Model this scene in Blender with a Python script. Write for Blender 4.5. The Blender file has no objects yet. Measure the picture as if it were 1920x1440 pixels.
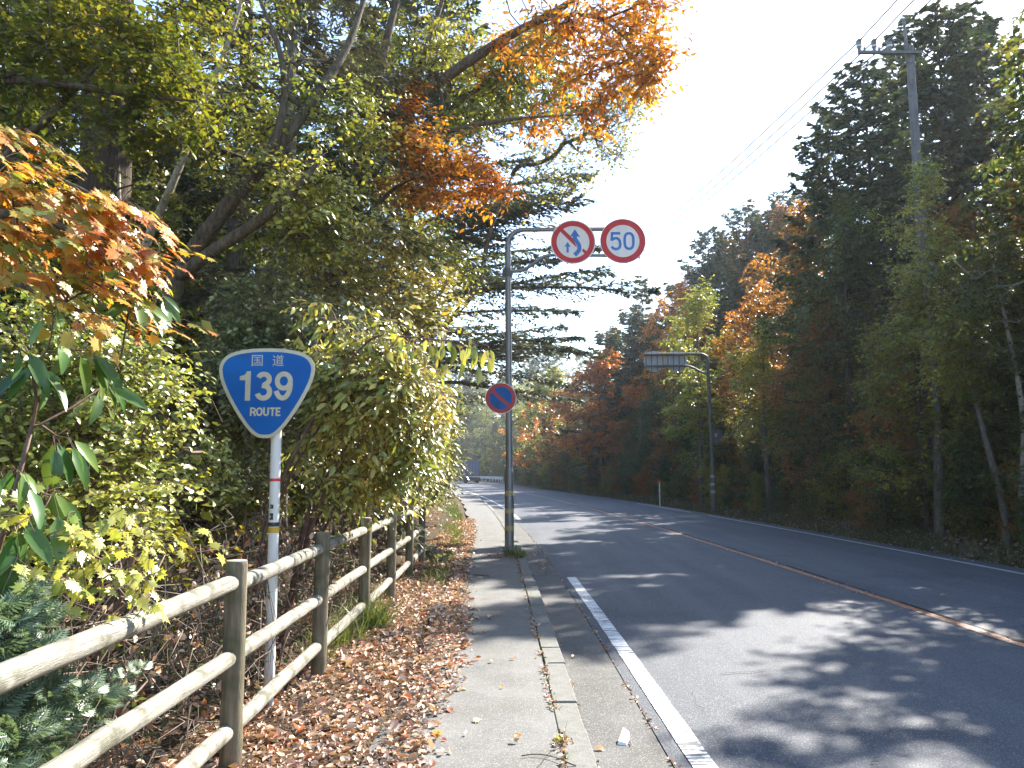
import bpy, math, random
import numpy as np
from mathutils import Vector, Matrix

# ------------------------------------------------------------------ camera, sky, sun, exposure
S = bpy.context.scene
C = S.collection
CAM_H, PITCH, FPX = 1.65, math.radians(6.277), 1500.0
cam_data = bpy.data.cameras.new('camera')
cam_data.sensor_width = 36.0
cam_data.lens = 36.0 * FPX / 1920.0
cam_data.clip_start, cam_data.clip_end = 0.05, 6000.0
cam = bpy.data.objects.new('camera', cam_data)
C.objects.link(cam)
cam.location = (0, 0, CAM_H)
cam.rotation_euler = (math.pi / 2 + PITCH, 0, 0)
S.camera = cam

SUN_AZ, SUN_EL = math.radians(41), math.radians(38)          # azimuth clockwise from the view direction (+Y)
w = bpy.data.worlds.new('World')
S.world = w
w.use_nodes = True
nt = w.node_tree
for n in list(nt.nodes):
    nt.nodes.remove(n)
sky = nt.nodes.new('ShaderNodeTexSky')
sky.sky_type = 'NISHITA'
sky.sun_disc = False
sky.sun_elevation = SUN_EL
sky.sun_rotation = SUN_AZ
sky.altitude = 900
sky.air_density = 1.15
sky.dust_density = 1.1
sky.ozone_density = 2.0
bg = nt.nodes.new('ShaderNodeBackground')
bg.inputs['Strength'].default_value = 0.118
wo = nt.nodes.new('ShaderNodeOutputWorld')
nt.links.new(sky.outputs[0], bg.inputs[0])
nt.links.new(bg.outputs[0], wo.inputs[0])

sun_data = bpy.data.lights.new('sun', 'SUN')
sun_data.energy = 4.7
sun_data.angle = math.radians(0.53)
sun_data.color = (1.0, 0.945, 0.86)
sun = bpy.data.objects.new('sun', sun_data)
C.objects.link(sun)
SUN = Vector((math.sin(SUN_AZ) * math.cos(SUN_EL), math.cos(SUN_AZ) * math.cos(SUN_EL), math.sin(SUN_EL)))
sun.rotation_euler = SUN.to_track_quat('Z', 'Y').to_euler()
sun.location = (30, 40, 40)

S.view_settings.view_transform = 'Standard'
S.view_settings.look = 'None'
S.view_settings.gamma = 1.0
S.view_settings.use_curve_mapping = False
S.view_settings.exposure = 2.1
cy = S.cycles
cy.max_bounces = 7
cy.diffuse_bounces = 4
cy.glossy_bounces = 2
cy.transmission_bounces = 5
cy.caustics_reflective = False
cy.caustics_refractive = False
cy.use_denoising = True
cy.sample_clamp_indirect = 8.0

# ------------------------------------------------------------------ small maths helpers
UP = np.array([0.0, 0.0, 1.0])


def at(u, v, y):
    """Point in the place seen at photo pixel (u, v) at distance y along the road."""
    X, Yc = (u - 960) / FPX, (720 - v) / FPX
    cp, sp = math.cos(PITCH), math.sin(PITCH)
    d = (X, cp - Yc * sp, sp + Yc * cp)
    t = y / d[1]
    return np.array([d[0] * t, y, CAM_H + d[2] * t])


def nrm(a):
    a = np.asarray(a, float)
    return a / np.maximum(np.linalg.norm(a, axis=-1, keepdims=True), 1e-9)


# kerb edge: nearly straight by the camera, then a long left-hand bend
_Y = np.arange(-80, 1600, 0.5)
_SL = np.interp(_Y, [0, 70, 85, 130, 150, 180, 220, 300], [0, -.137, -.11, -.10, -.22, -.55, -.95, -1.0])
_KX = 0.51 + np.cumsum(_SL) * 0.5
_KX -= np.interp(0, _Y, _KX) - 0.51


def kx(y):
    return np.interp(y, _Y, _KX)


def kslope(y):
    return np.interp(y, _Y, _SL)


def smooth(a, b, x):
    t = np.clip((x - a) / (b - a), 0, 1)
    return t * t * (3 - 2 * t)


def gz(x, y):
    """Height of the natural ground."""
    x, y = np.asarray(x, float), np.asarray(y, float)
    s = x - kx(y)
    bump = 0.05 * np.sin(x * 1.7 + y * .9) * np.sin(y * 1.3 - x * .4)
    left = -0.02 + bump * smooth(-2.2, -4, s) + 0.03 * smooth(-3, -30, s) * np.clip(-s, 0, 60)
    left = np.where(s > -1.75, -0.012, left)
    left = np.where(s > -1.35, -0.10, left)
    road = np.full_like(s, -0.22)
    hill = np.clip((s - 13) * 0.42, 0, 14) * smooth(34, 62, y)
    right = -0.2 + 0.3 * smooth(9.0, 10.4, s) + np.clip(s - 10.5, 0, 60) * .05 + bump * .8 * smooth(9.5, 11, s) + hill
    return np.where(s < -0.1, left, np.where(s < 9.0, road, right))


# ------------------------------------------------------------------ mesh builder
class MB:
    def __init__(self):
        self.V, self.F, self.M, self.n = [], [], [], 0

    def add(self, V, F, m=0):
        V = np.asarray(V, np.float32).reshape(-1, 3)
        if isinstance(F, np.ndarray):
            Fs = [F]
        else:
            by = {}
            for f in F:
                by.setdefault(len(f), []).append(f)
            Fs = [np.array(x) for x in by.values()]
        for f in Fs:
            self.F.append(f.astype(np.int64) + self.n)
            self.M.append(m)
        self.V.append(V)
        self.n += len(V)
        return self

    def box(self, c, s, m=0, R=None, bev=0.0):
        x, y, z = (q / 2 for q in s)
        if bev:
            P = []
            for sz in (-1, 1):
                for sx, sy in ((-1, -1), (1, -1), (1, 1), (-1, 1)):
                    P += [(sx * (x - bev), sy * (y - bev), sz * z)]
            for sz in (-1, 1):
                for sx, sy in ((-1, -1), (1, -1), (1, 1), (-1, 1)):
                    P += [(sx * x, sy * y, sz * (z - bev))]
            F = [(3, 2, 1, 0), (4, 5, 6, 7)]
            for i in range(4):
                j = (i + 1) % 4
                F += [(i, j, 8 + j, 8 + i), (8 + i, 8 + j, 12 + j, 12 + i), (12 + i, 12 + j, 4 + j, 4 + i)]
            P = np.array(P)
        else:
            P = np.array([(sx * x, sy * y, sz * z) for sz in (-1, 1) for sx, sy in ((-1, -1), (1, -1), (1, 1), (-1, 1))])
            F = [(3, 2, 1, 0), (4, 5, 6, 7), (0, 1, 5, 4), (1, 2, 6, 5), (2, 3, 7, 6), (3, 0, 4, 7)]
        if R is not None:
            P = P @ np.array(R).T
        return self.add(P + np.asarray(c), F, m)

    def tube(self, path, rad, k=8, m=0, cap=True, rough=0.0, rng=None):
        path = np.asarray(path, float)
        n = len(path)
        rad = np.broadcast_to(np.asarray(rad, float), (n,))
        T = nrm(np.gradient(path, axis=0))
        a = np.cross(T[0], UP)
        if np.linalg.norm(a) < .1:
            a = np.cross(T[0], [1.0, 0, 0])
        a = nrm(a)
        ang = np.arange(k) * 2 * math.pi / k
        ca, sa = np.cos(ang), np.sin(ang)
        rings = []
        for i in range(n):
            a = nrm(a - T[i] * np.dot(a, T[i]))
            b = np.cross(T[i], a)
            r = rad[i]
            if rough and rng is not None:
                r = r * (1 + rng.uniform(-rough, rough, k))[:, None]
            rings.append(path[i] + r * (ca[:, None] * a + sa[:, None] * b))
        V = np.concatenate(rings)
        i, j = np.meshgrid(np.arange(n - 1), np.arange(k), indexing='ij')
        i, j = i.ravel(), j.ravel()
        j2 = (j + 1) % k
        F = np.stack([i * k + j, i * k + j2, (i + 1) * k + j2, (i + 1) * k + j], 1)
        self.add(V, F, m)
        if cap:
            self.F.append(np.array([list(range(k))[::-1]]) + self.n - len(V))
            self.M.append(m)
            self.F.append(np.array([[(n - 1) * k + q for q in range(k)]]) + self.n - len(V))
            self.M.append(m)
        return self

    def twigs(self, P0, P1, P2, r0, r2, m=0):
        """Many thin three-sided twigs P0 - P1 - P2 at once."""
        P0, P1, P2 = (np.asarray(p, float) for p in (P0, P1, P2))
        N = len(P0)
        if N == 0:
            return self
        t = nrm(P2 - P0)
        a = np.cross(t, UP + np.array([.13, .07, 0]))
        a = nrm(a)
        b = np.cross(t, a)
        r0, r2 = np.broadcast_to(r0, (N,)), np.broadcast_to(r2, (N,))
        rings = []
        for P, r in ((P0, r0), (P1, (r0 + r2) / 2), (P2, r2)):
            for q in range(3):
                an = q * 2.0944
                rings.append(P + r[:, None] * (math.cos(an) * a + math.sin(an) * b))
        V = np.stack(rings, 1).reshape(-1, 3)
        f = []
        for i in range(2):
            for q in range(3):
                q2 = (q + 1) % 3
                f.append((i * 3 + q, i * 3 + q2, i * 3 + 3 + q2, i * 3 + 3 + q))
        F = (np.arange(N)[:, None, None] * 9 + np.array(f)[None]).reshape(-1, 4)
        return self.add(V, F, m)

    def scatter(self, tv, tf, pos, ax, nr, L, W, m=0):
        """Copies of a small template (along, side, up) at many places."""
        pos = np.asarray(pos, float)
        N = len(pos)
        if N == 0:
            return self
        ax = nrm(ax)
        nr = nrm(nr - ax * np.sum(nr * ax, -1, keepdims=True))
        sd = np.cross(nr, ax)
        L, W = np.broadcast_to(L, (N,)), np.broadcast_to(W, (N,))
        tv = np.asarray(tv, float)
        k = len(tv)
        V = (pos[:, None] + ax[:, None] * (tv[None, :, 0:1] * L[:, None, None])
             + sd[:, None] * (tv[None, :, 1:2] * W[:, None, None]) + nr[:, None] * (tv[None, :, 2:3] * L[:, None, None]))
        off = np.arange(N)[:, None, None] * k
        by = {}
        for f in tf:
            by.setdefault(len(f), []).append(f)
        V = V.reshape(-1, 3).astype(np.float32)
        for c, fs in by.items():
            self.F.append((off + np.array(fs)[None]).reshape(-1, c) + self.n)
            self.M.append(m)
        self.V.append(V)
        self.n += len(V)
        return self

    def mesh(self, name, mats, smooth=True, flat_all=False):
        V = np.concatenate(self.V) if self.V else np.zeros((0, 3), np.float32)
        me = bpy.data.meshes.new(name)
        me.vertices.add(len(V))
        me.vertices.foreach_set('co', V.astype(np.float32).ravel())
        tot = np.concatenate([np.full(len(f), f.shape[1]) for f in self.F])
        idx = np.concatenate([f.ravel() for f in self.F])
        start = np.concatenate([[0], np.cumsum(tot)[:-1]])
        me.loops.add(len(idx))
        me.loops.foreach_set('vertex_index', idx.astype(np.int32))
        me.polygons.add(len(tot))
        me.polygons.foreach_set('loop_start', start.astype(np.int32))
        mi = np.concatenate([np.full(len(f), m) for f, m in zip(self.F, self.M)])
        me.polygons.foreach_set('material_index', mi.astype(np.int32))
        me.polygons.foreach_set('use_smooth', np.full(len(tot), bool(smooth)))
        for mt in (mats if isinstance(mats, (list, tuple)) else [mats]):
            me.materials.append(mt)
        me.update(calc_edges=True)
        return me

    def build(self, name, mats, parent=None, smooth=True, auto=None):
        me = self.mesh(name, mats, smooth)
        if auto is not None:
            me.set_sharp_from_angle(angle=math.radians(auto))
        return put(name, me, parent)


def put(name, me, parent=None):
    o = bpy.data.objects.new(name, me)
    C.objects.link(o)
    if parent is not None:
        o.parent = parent
    return o


def tag(o, label=None, cat=None, group=None, kind=None):
    if label:
        o['label'] = label
    if cat:
        o['category'] = cat
    if group:
        o['group'] = group
    if kind:
        o['kind'] = kind
    return o


def thing(name, loc, label, cat, group=None, rz=0.0, sc=1.0):
    o = bpy.data.objects.new(name, None)
    o.empty_display_size = .2
    C.objects.link(o)
    o.location = [float(q) for q in loc]
    o.rotation_euler = (0, 0, rz)
    o.scale = (sc, sc, sc) if not isinstance(sc, (tuple, list)) else sc
    return tag(o, label, cat, group)


def copy_tree(root, loc, label=None, group=None, rz=0.0, sc=1.0, mats=None):
    """A copy of a thing with copies of its parts and sub-parts (mesh data shared); mats: {part stem: material}."""
    def cp(o, par):
        c = o.copy()
        C.objects.link(c)
        if par is not None:
            c.parent = par
        if mats and o.type == 'MESH':
            st = o.name.split('.')[0]
            if st in mats:
                c.material_slots[0].link = 'OBJECT'
                c.material_slots[0].material = mats[st]
        for ch in list(o.children):
            cp(ch, c)
        return c
    r = cp(root, None)
    r.location = [float(q) for q in loc]
    r.rotation_euler = (0, 0, rz)
    r.scale = (sc, sc, sc) if not isinstance(sc, (tuple, list)) else sc
    if label:
        r['label'] = label
    if group:
        r['group'] = group
    return r


# ------------------------------------------------------------------ materials
def new_mat(name):
    m = bpy.data.materials.new(name)
    m.use_nodes = True
    m.node_tree.nodes.clear()
    return m, m.node_tree.nodes, m.node_tree.links


def N(nodes, typ, **kw):
    n = nodes.new(typ)
    for k, v in kw.items():
        if k.startswith('in_'):
            key = k[3:]
            n.inputs[int(key) if key.isdigit() else key].default_value = v
        else:
            setattr(n, k, v)
    return n


def ramp(nodes, stops, interp='LINEAR'):
    r = nodes.new('ShaderNodeValToRGB')
    r.color_ramp.interpolation = interp
    el = r.color_ramp.elements
    while len(el) > 1:
        el.remove(el[-1])
    el[0].position, el[0].color = stops[0][0], tuple(stops[0][1]) + (1,)
    for p, c in stops[1:]:
        e = el.new(p)
        e.color = tuple(c) + (1,)
    return r


def leaf_mat(name, cols, trans=.38, rough=.36, spec=.5, nscale=.7, nw=.75, val=.35, tint=(1.15, 1.1, .6)):
    """cols: list of albedo colours from one end of the plant's range to the other."""
    m, ns, lk = new_mat(name)
    geo = N(ns, 'ShaderNodeNewGeometry')
    oi = N(ns, 'ShaderNodeObjectInfo')
    ad = N(ns, 'ShaderNodeMath', operation='ADD')
    lk.new(geo.outputs['Random Per Island'], ad.inputs[0])
    lk.new(oi.outputs['Random'], ad.inputs[1])
    fr = N(ns, 'ShaderNodeMath', operation='FRACT')
    lk.new(ad.outputs[0], fr.inputs[0])
    no = N(ns, 'ShaderNodeTexNoise', in_Scale=nscale, in_Detail=2.0)
    lk.new(geo.outputs['Position'], no.inputs['Vector'])
    mr = N(ns, 'ShaderNodeMapRange')
    for i, v in zip((1, 2, 3, 4), (.3, .7, 0.0, 1.0)):
        mr.inputs[i].default_value = v
    lk.new(no.outputs[0], mr.inputs[0])
    mx = N(ns, 'ShaderNodeMix', data_type='FLOAT')
    mx.inputs[0].default_value = nw
    lk.new(fr.outputs[0], mx.inputs[2])
    lk.new(mr.outputs[0], mx.inputs[3])
    r = ramp(ns, [(i / max(1, len(cols) - 1), c) for i, c in enumerate(cols)])
    lk.new(mx.outputs[0], r.inputs[0])
    # value jitter per leaf
    m2 = N(ns, 'ShaderNodeMath', operation='MULTIPLY', in_1=7.31)
    lk.new(fr.outputs[0], m2.inputs[0])
    f2 = N(ns, 'ShaderNodeMath', operation='FRACT')
    lk.new(m2.outputs[0], f2.inputs[0])
    vr = N(ns, 'ShaderNodeMapRange')
    for i, v in zip((1, 2, 3, 4), (0, 1, 1 - val, 1 + val)):
        vr.inputs[i].default_value = v
    lk.new(f2.outputs[0], vr.inputs[0])
    hs = N(ns, 'ShaderNodeHueSaturation')
    lk.new(vr.outputs[0], hs.inputs['Value'])
    lk.new(r.outputs[0], hs.inputs['Color'])
    p = N(ns, 'ShaderNodeBsdfPrincipled', in_Roughness=rough)
    p.inputs['Specular IOR Level'].default_value = spec
    lk.new(hs.outputs[0], p.inputs['Base Color'])
    tr = N(ns, 'ShaderNodeBsdfTranslucent')
    tm = N(ns, 'ShaderNodeMix', data_type='RGBA', blend_type='MULTIPLY')
    tm.inputs[0].default_value = 1.0
    tm.inputs[7].default_value = tint + (1,)
    lk.new(hs.outputs[0], tm.inputs[6])
    lk.new(tm.outputs[2], tr.inputs[0])
    ms = N(ns, 'ShaderNodeMixShader')
    ms.inputs[0].default_value = trans
    lk.new(p.outputs[0], ms.inputs[1])
    lk.new(tr.outputs[0], ms.inputs[2])
    o = N(ns, 'ShaderNodeOutputMaterial')
    lk.new(ms.outputs[0], o.inputs[0])
    return m


def surf_mat(name, c1, c2, scale=5.0, rough=.7, bump=.2, bscale=None, stretch=None, spec=.4, metal=0.0, detail=6.0, speck=None, c3=None, blot=None, bdist=.01):
    """Two-tone noisy surface with bump; speck=(scale, colour, amount) adds fine grains; blot=(scale, colour, lo, hi) adds stains."""
    m, ns, lk = new_mat(name)
    tc = N(ns, 'ShaderNodeTexCoord')
    mp = N(ns, 'ShaderNodeMapping')
    if stretch:
        mp.inputs['Scale'].default_value = stretch
    lk.new(tc.outputs['Object'], mp.inputs[0])
    no = N(ns, 'ShaderNodeTexNoise', in_Scale=scale, in_Detail=detail, in_Roughness=.6)
    lk.new(mp.outputs[0], no.inputs['Vector'])
    st = [(.32, c1), (.68, c2)] if c3 is None else [(.3, c1), (.5, c2), (.72, c3)]
    r = ramp(ns, st)
    lk.new(no.outputs[0], r.inputs[0])
    col = r.outputs[0]
    if blot:
        nb = N(ns, 'ShaderNodeTexNoise', in_Scale=blot[0], in_Detail=4.0)
        lk.new(tc.outputs['Object'], nb.inputs['Vector'])
        br = N(ns, 'ShaderNodeMapRange')
        br.inputs[1].default_value, br.inputs[2].default_value = blot[2], blot[3]
        lk.new(nb.outputs[0], br.inputs[0])
        bm = N(ns, 'ShaderNodeMix', data_type='RGBA')
        lk.new(br.outputs[0], bm.inputs[0])
        lk.new(col, bm.inputs[6])
        bm.inputs[7].default_value = tuple(blot[1]) + (1,)
        col = bm.outputs[2]
    bn = N(ns, 'ShaderNodeTexNoise', in_Scale=bscale or scale * 4, in_Detail=5.0)
    lk.new(mp.outputs[0], bn.inputs['Vector'])
    if speck:
        vo = N(ns, 'ShaderNodeTexVoronoi', in_Scale=speck[0])
        lk.new(tc.outputs['Object'], vo.inputs['Vector'])
        sr = N(ns, 'ShaderNodeSeparateColor')
        lk.new(vo.outputs['Color'], sr.inputs[0])
        sm = N(ns, 'ShaderNodeMapRange')
        sm.inputs[1].default_value, sm.inputs[2].default_value = 1 - speck[2], 1.0
        lk.new(sr.outputs[0], sm.inputs[0])
        sx = N(ns, 'ShaderNodeMix', data_type='RGBA')
        lk.new(sm.outputs[0], sx.inputs[0])
        lk.new(col, sx.inputs[6])
        sx.inputs[7].default_value = tuple(speck[1]) + (1,)
        col = sx.outputs[2]
    p = N(ns, 'ShaderNodeBsdfPrincipled', in_Roughness=rough, in_Metallic=metal)
    p.inputs['Specular IOR Level'].default_value = spec
    lk.new(col, p.inputs['Base Color'])
    if bump:
        bu = N(ns, 'ShaderNodeBump', in_Strength=bump, in_Distance=bdist)
        lk.new(bn.outputs[0], bu.inputs['Height'])
        lk.new(bu.outputs[0], p.inputs['Normal'])
    o = N(ns, 'ShaderNodeOutputMaterial')
    lk.new(p.outputs[0], o.inputs[0])
    return m


def paint_mat(name, col, under, scale, lo, hi, rough=.6, stretch=None, ribs=0.0):
    """Worn road paint: the paint gives way to the asphalt below where the noise is high."""
    m, ns, lk = new_mat(name)
    tc = N(ns, 'ShaderNodeTexCoord')
    mp = N(ns, 'ShaderNodeMapping')
    if stretch:
        mp.inputs['Scale'].default_value = stretch
    lk.new(tc.outputs['Object'], mp.inputs[0])
    no = N(ns, 'ShaderNodeTexNoise', in_Scale=scale, in_Detail=8.0, in_Roughness=.7)
    lk.new(mp.outputs[0], no.inputs['Vector'])
    val = no.outputs[0]
    if ribs:
        mp2 = N(ns, 'ShaderNodeMapping')
        mp2.inputs['Scale'].default_value = (3, 26, 1)
        lk.new(tc.outputs['Object'], mp2.inputs[0])
        n2 = N(ns, 'ShaderNodeTexNoise', in_Scale=1.0, in_Detail=3.0)
        lk.new(mp2.outputs[0], n2.inputs['Vector'])
        mxx = N(ns, 'ShaderNodeMix', data_type='FLOAT')
        mxx.inputs[0].default_value = ribs
        lk.new(val, mxx.inputs[2])
        lk.new(n2.outputs[0], mxx.inputs[3])
        val = mxx.outputs[0]
    mr = N(ns, 'ShaderNodeMapRange')
    mr.inputs[1].default_value, mr.inputs[2].default_value = lo, hi
    lk.new(val, mr.inputs[0])
    nv = N(ns, 'ShaderNodeTexNoise', in_Scale=3.0, in_Detail=5.0)
    lk.new(tc.outputs['Object'], nv.inputs['Vector'])
    cr = ramp(ns, [(.3, tuple(c * .78 for c in col)), (.7, col)])
    lk.new(nv.outputs[0], cr.inputs[0])
    mx = N(ns, 'ShaderNodeMix', data_type='RGBA')
    lk.new(mr.outputs[0], mx.inputs[0])
    lk.new(cr.outputs[0], mx.inputs[6])
    mx.inputs[7].default_value = tuple(under) + (1,)
    p = N(ns, 'ShaderNodeBsdfPrincipled', in_Roughness=rough)
    lk.new(mx.outputs[2], p.inputs['Base Color'])
    o = N(ns, 'ShaderNodeOutputMaterial')
    lk.new(p.outputs[0], o.inputs[0])
    return m


M = {}
M['asphalt'] = surf_mat('asphalt', (.036, .042, .053), (.078, .083, .093), .9, .74, .6, 160, spec=.3, speck=(150, (.20, .20, .205), .24), detail=9, bdist=.006, stretch=(1.6, .12, 1), blot=(.55, (.036, .040, .047), .54, .70))
M['gutter'] = surf_mat('gutter_asphalt', (.062, .060, .056), (.105, .10, .092), 2.2, .8, .6, 150, spec=.3, speck=(150, (.24, .23, .21), .2), detail=9, blot=(3.0, (.075, .068, .056), .55, .72), bdist=.007)
M['walk'] = surf_mat('footway_asphalt', (.098, .096, .090), (.150, .146, .136), 2.5, .82, .55, 170, spec=.3, speck=(190, (.30, .29, .27), .2), detail=9, blot=(1.6, (.105, .10, .088), .52, .7), bdist=.006)
M['kerb'] = surf_mat('kerb_concrete', (.125, .122, .108), (.195, .19, .172), 9, .85, .5, 90, spec=.3, speck=(240, (.09, .088, .075), .25), blot=(4, (.13, .14, .085), .52, .68))
M['soil'] = surf_mat('soil', (.035, .024, .015), (.085, .058, .035), 4, .95, .8, 22, spec=.1, c3=(.06, .055, .03), bdist=.03)
M['white_paint'] = paint_mat('white_road_paint', (.74, .73, .70), (.085, .084, .08), 26, .50, .565, ribs=.72)
M['white_old'] = paint_mat('old_white_road_paint', (.50, .49, .47), (.085, .084, .08), 20, .52, .66)
M['orange_paint'] = paint_mat('orange_road_paint', (.46, .17, .06), (.07, .05, .038), 11, .46, .60, stretch=(2.5, 1, 1))
M['crack'] = surf_mat('crack_filler', (.012, .011, .010), (.04, .03, .02), 14, .9, .3, spec=.2)
M['wood_post'] = surf_mat('weathered_post_wood', (.10, .085, .055), (.24, .205, .14), 3.5, .85, .6, 26, stretch=(9, 9, .8), spec=.2, blot=(5, (.085, .09, .045), .5, .66))
M['wood_rail'] = surf_mat('weathered_rail_wood', (.17, .16, .13), (.42, .40, .335), 5, .85, 1.0, 30, stretch=(14, .7, 14), spec=.15, blot=(8, (.15, .145, .105), .52, .66), bdist=.006)
M['wood_end'] = surf_mat('cut_wood_end', (.24, .20, .13), (.42, .36, .25), 22, .85, .4, 60, spec=.2)
M['galv'] = surf_mat('galvanised_steel', (.17, .175, .185), (.25, .255, .265), 6, .42, .1, 40, spec=.5, metal=.55, stretch=(4, 4, .6))
M['galv_old'] = surf_mat('weathered_steel', (.09, .09, .09), (.16, .155, .15), 5, .6, .15, 40, spec=.4, metal=.2, stretch=(4, 4, .6))
M['band'] = surf_mat('reflective_band', (.34, .27, .12), (.46, .38, .19), 12, .5, .05)
M['pole_white'] = surf_mat('white_pole_paint', (.60, .60, .57), (.74, .73, .69), 3, .38, .05, stretch=(5, 5, .7), blot=(6, (.40, .39, .33), .58, .75))
M['sign_blue'] = surf_mat('blue_sign_sheet', (.000, .085, .33), (.002, .115, .41), 3, .55, .03, blot=(4.5, (.01, .07, .20), .5, .74), spec=.18)
M['sign_cream'] = surf_mat('cream_sign_sheet', (.42, .385, .27), (.52, .475, .345), 7, .4, .03)
M['sign_white'] = surf_mat('white_sign_sheet', (.70, .69, .67), (.80, .79, .77), 5, .5, .03, stretch=(3, 1, .6))
M['sign_red'] = surf_mat('red_sign_sheet', (.46, .010, .018), (.58, .020, .030), 3, .5, .03)
M['sign_red2'] = surf_mat('dark_red_sign_sheet', (.33, .010, .015), (.42, .016, .02), 3, .4, .03)
M['sign_blue2'] = surf_mat('bright_blue_print', (.010, .13, .48), (.016, .17, .56), 3, .4, .03)
M['sign_back'] = surf_mat('grey_sign_back', (.30, .305, .31), (.42, .42, .42), 4, .5, .05, metal=.3)
M['sticker_red'] = surf_mat('red_tape', (.55, .03, .04), (.65, .05, .05), 5, .4, .02)
M['sticker_black'] = surf_mat('black_print', (.02, .02, .022), (.05, .05, .05), 30, .5, .02)
M['sticker_yellow'] = surf_mat('yellow_tape', (.50, .30, .03), (.62, .40, .06), 9, .4, .02)
M['concrete_pole'] = surf_mat('pole_concrete', (.085, .078, .080), (.15, .138, .138), 5, .8, .3, 30, stretch=(3, 3, .5), blot=(3, (.15, .14, .13), .5, .7))
M['insulator'] = surf_mat('insulator_porcelain', (.10, .10, .11), (.18, .18, .19), 8, .25, .0)
M['insulator_white'] = surf_mat('pale_porcelain', (.55, .55, .55), (.7, .7, .7), 8, .25, .0)
M['wire'] = surf_mat('wire_sheath', (.03, .036, .04), (.05, .058, .062), 8, .6, .0, spec=.2)
M['bark_dark'] = surf_mat('dark_bark', (.028, .021, .016), (.10, .075, .055), 6, .92, .9, 14, stretch=(5, 5, .7), spec=.15, bdist=.03)
M['bark_brown'] = surf_mat('brown_bark', (.045, .034, .025), (.15, .12, .085), 7, .9, .8, 20, stretch=(4, 4, 1), spec=.15, bdist=.015)
M['bark_pale'] = surf_mat('pale_bark', (.16, .14, .11), (.42, .38, .31), 9, .85, .5, 24, stretch=(3, 3, 1.6), spec=.2)
M['bark_grey'] = surf_mat('grey_bark', (.07, .062, .052), (.19, .17, .14), 8, .88, .6, 20, stretch=(4, 4, 1), spec=.15)
M['twig_red'] = surf_mat('reddish_twig', (.07, .035, .025), (.17, .10, .07), 12, .7, .2, spec=.3)
M['twig_grey'] = surf_mat('dry_twig', (.10, .075, .055), (.27, .215, .165), 8, .85, .2, spec=.2)

M['lf_olive'] = leaf_mat('olive_leaf', [(.05, .085, .014), (.13, .16, .022), (.27, .25, .03), (.46, .34, .045)], nw=.5)
M['lf_yellowgreen'] = leaf_mat('yellow_green_leaf', [(.08, .14, .022), (.20, .24, .035), (.38, .36, .06), (.54, .44, .10)], nw=.5)
M['lf_yellow'] = leaf_mat('yellow_leaf', [(.15, .20, .035), (.32, .31, .06), (.48, .40, .09), (.52, .33, .05)], nw=.55)
M['lf_orange'] = leaf_mat('orange_leaf', [(.55, .36, .05), (.58, .28, .03), (.55, .19, .02), (.42, .12, .016)], nw=.55, trans=.45)
M['lf_maple'] = leaf_mat('turning_maple_leaf', [(.10, .17, .035), (.24, .26, .045), (.50, .33, .045), (.58, .20, .025), (.52, .11, .02)], nw=.32, trans=.45, nscale=1.6, rough=.42)
M['lf_red'] = leaf_mat('red_leaf', [(.44, .26, .05), (.52, .19, .035), (.48, .10, .025)], nw=.4, trans=.5)
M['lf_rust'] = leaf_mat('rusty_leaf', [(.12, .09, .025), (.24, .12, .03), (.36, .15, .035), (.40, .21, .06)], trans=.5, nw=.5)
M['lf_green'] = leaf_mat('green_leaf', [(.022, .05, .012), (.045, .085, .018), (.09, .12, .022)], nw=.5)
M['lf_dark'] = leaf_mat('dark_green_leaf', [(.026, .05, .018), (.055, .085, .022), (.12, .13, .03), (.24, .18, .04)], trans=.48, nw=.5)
M['lf_big'] = leaf_mat('large_glossy_leaf', [(.04, .11, .03), (.09, .18, .04), (.20, .27, .06)], nw=.3, rough=.3, trans=.35)
M['lf_pale'] = leaf_mat('pale_glossy_leaf', [(.09, .13, .05), (.18, .22, .09), (.30, .32, .13), (.46, .42, .18)], nw=.45, rough=.32, spec=.7)
M['lf_spindle'] = leaf_mat('shiny_turning_leaf', [(.06, .12, .025), (.17, .22, .04), (.34, .34, .07), (.52, .41, .09), (.54, .28, .045)], nw=.5, rough=.3, spec=.75, nscale=1.3)
M['nd_fir'] = leaf_mat('fir_needles', [(.035, .055, .028), (.06, .085, .045), (.105, .115, .06), (.13, .10, .055)], trans=.18, nw=.55, rough=.42)
M['nd_cypress'] = leaf_mat('cypress_sprays', [(.020, .042, .024), (.04, .07, .035), (.085, .105, .05), (.13, .10, .04)], trans=.3, nw=.6, rough=.45)
M['nd_near'] = leaf_mat('feathery_cypress_sprays', [(.07, .13, .075), (.13, .19, .115), (.22, .27, .17)], trans=.3, nw=.4, rough=.4)
M['nd_hemlock'] = leaf_mat('grey_hemlock_needles', [(.045, .06, .035), (.085, .10, .06), (.14, .135, .085), (.16, .11, .07)], trans=.15, nw=.5, rough=.4)
M['dead_leaf'] = leaf_mat('dead_leaf', [(.18, .11, .085), (.40, .25, .17), (.62, .46, .35), (.50, .25, .15), (.46, .10, .05)], trans=.15, nw=.3, rough=.55, val=.6, nscale=2.6)
M['dead_leaf_pale'] = leaf_mat('pale_dead_leaf', [(.50, .36, .22), (.62, .50, .36)], trans=.15, nw=.2)
M['lf_lime'] = leaf_mat('lime_leaf', [(.10, .17, .03), (.26, .30, .05), (.46, .44, .09), (.60, .52, .16)], nw=.45, rough=.33, spec=.65)
M['lf_sunny'] = leaf_mat('loose_yellow_leaf', [(.10, .13, .03), (.28, .26, .05), (.48, .40, .09), (.50, .27, .04)], nw=.4)
M['grass'] = leaf_mat('grass_blade', [(.06, .11, .02), (.13, .18, .04), (.26, .25, .09)], trans=.3, nw=.5)
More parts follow.
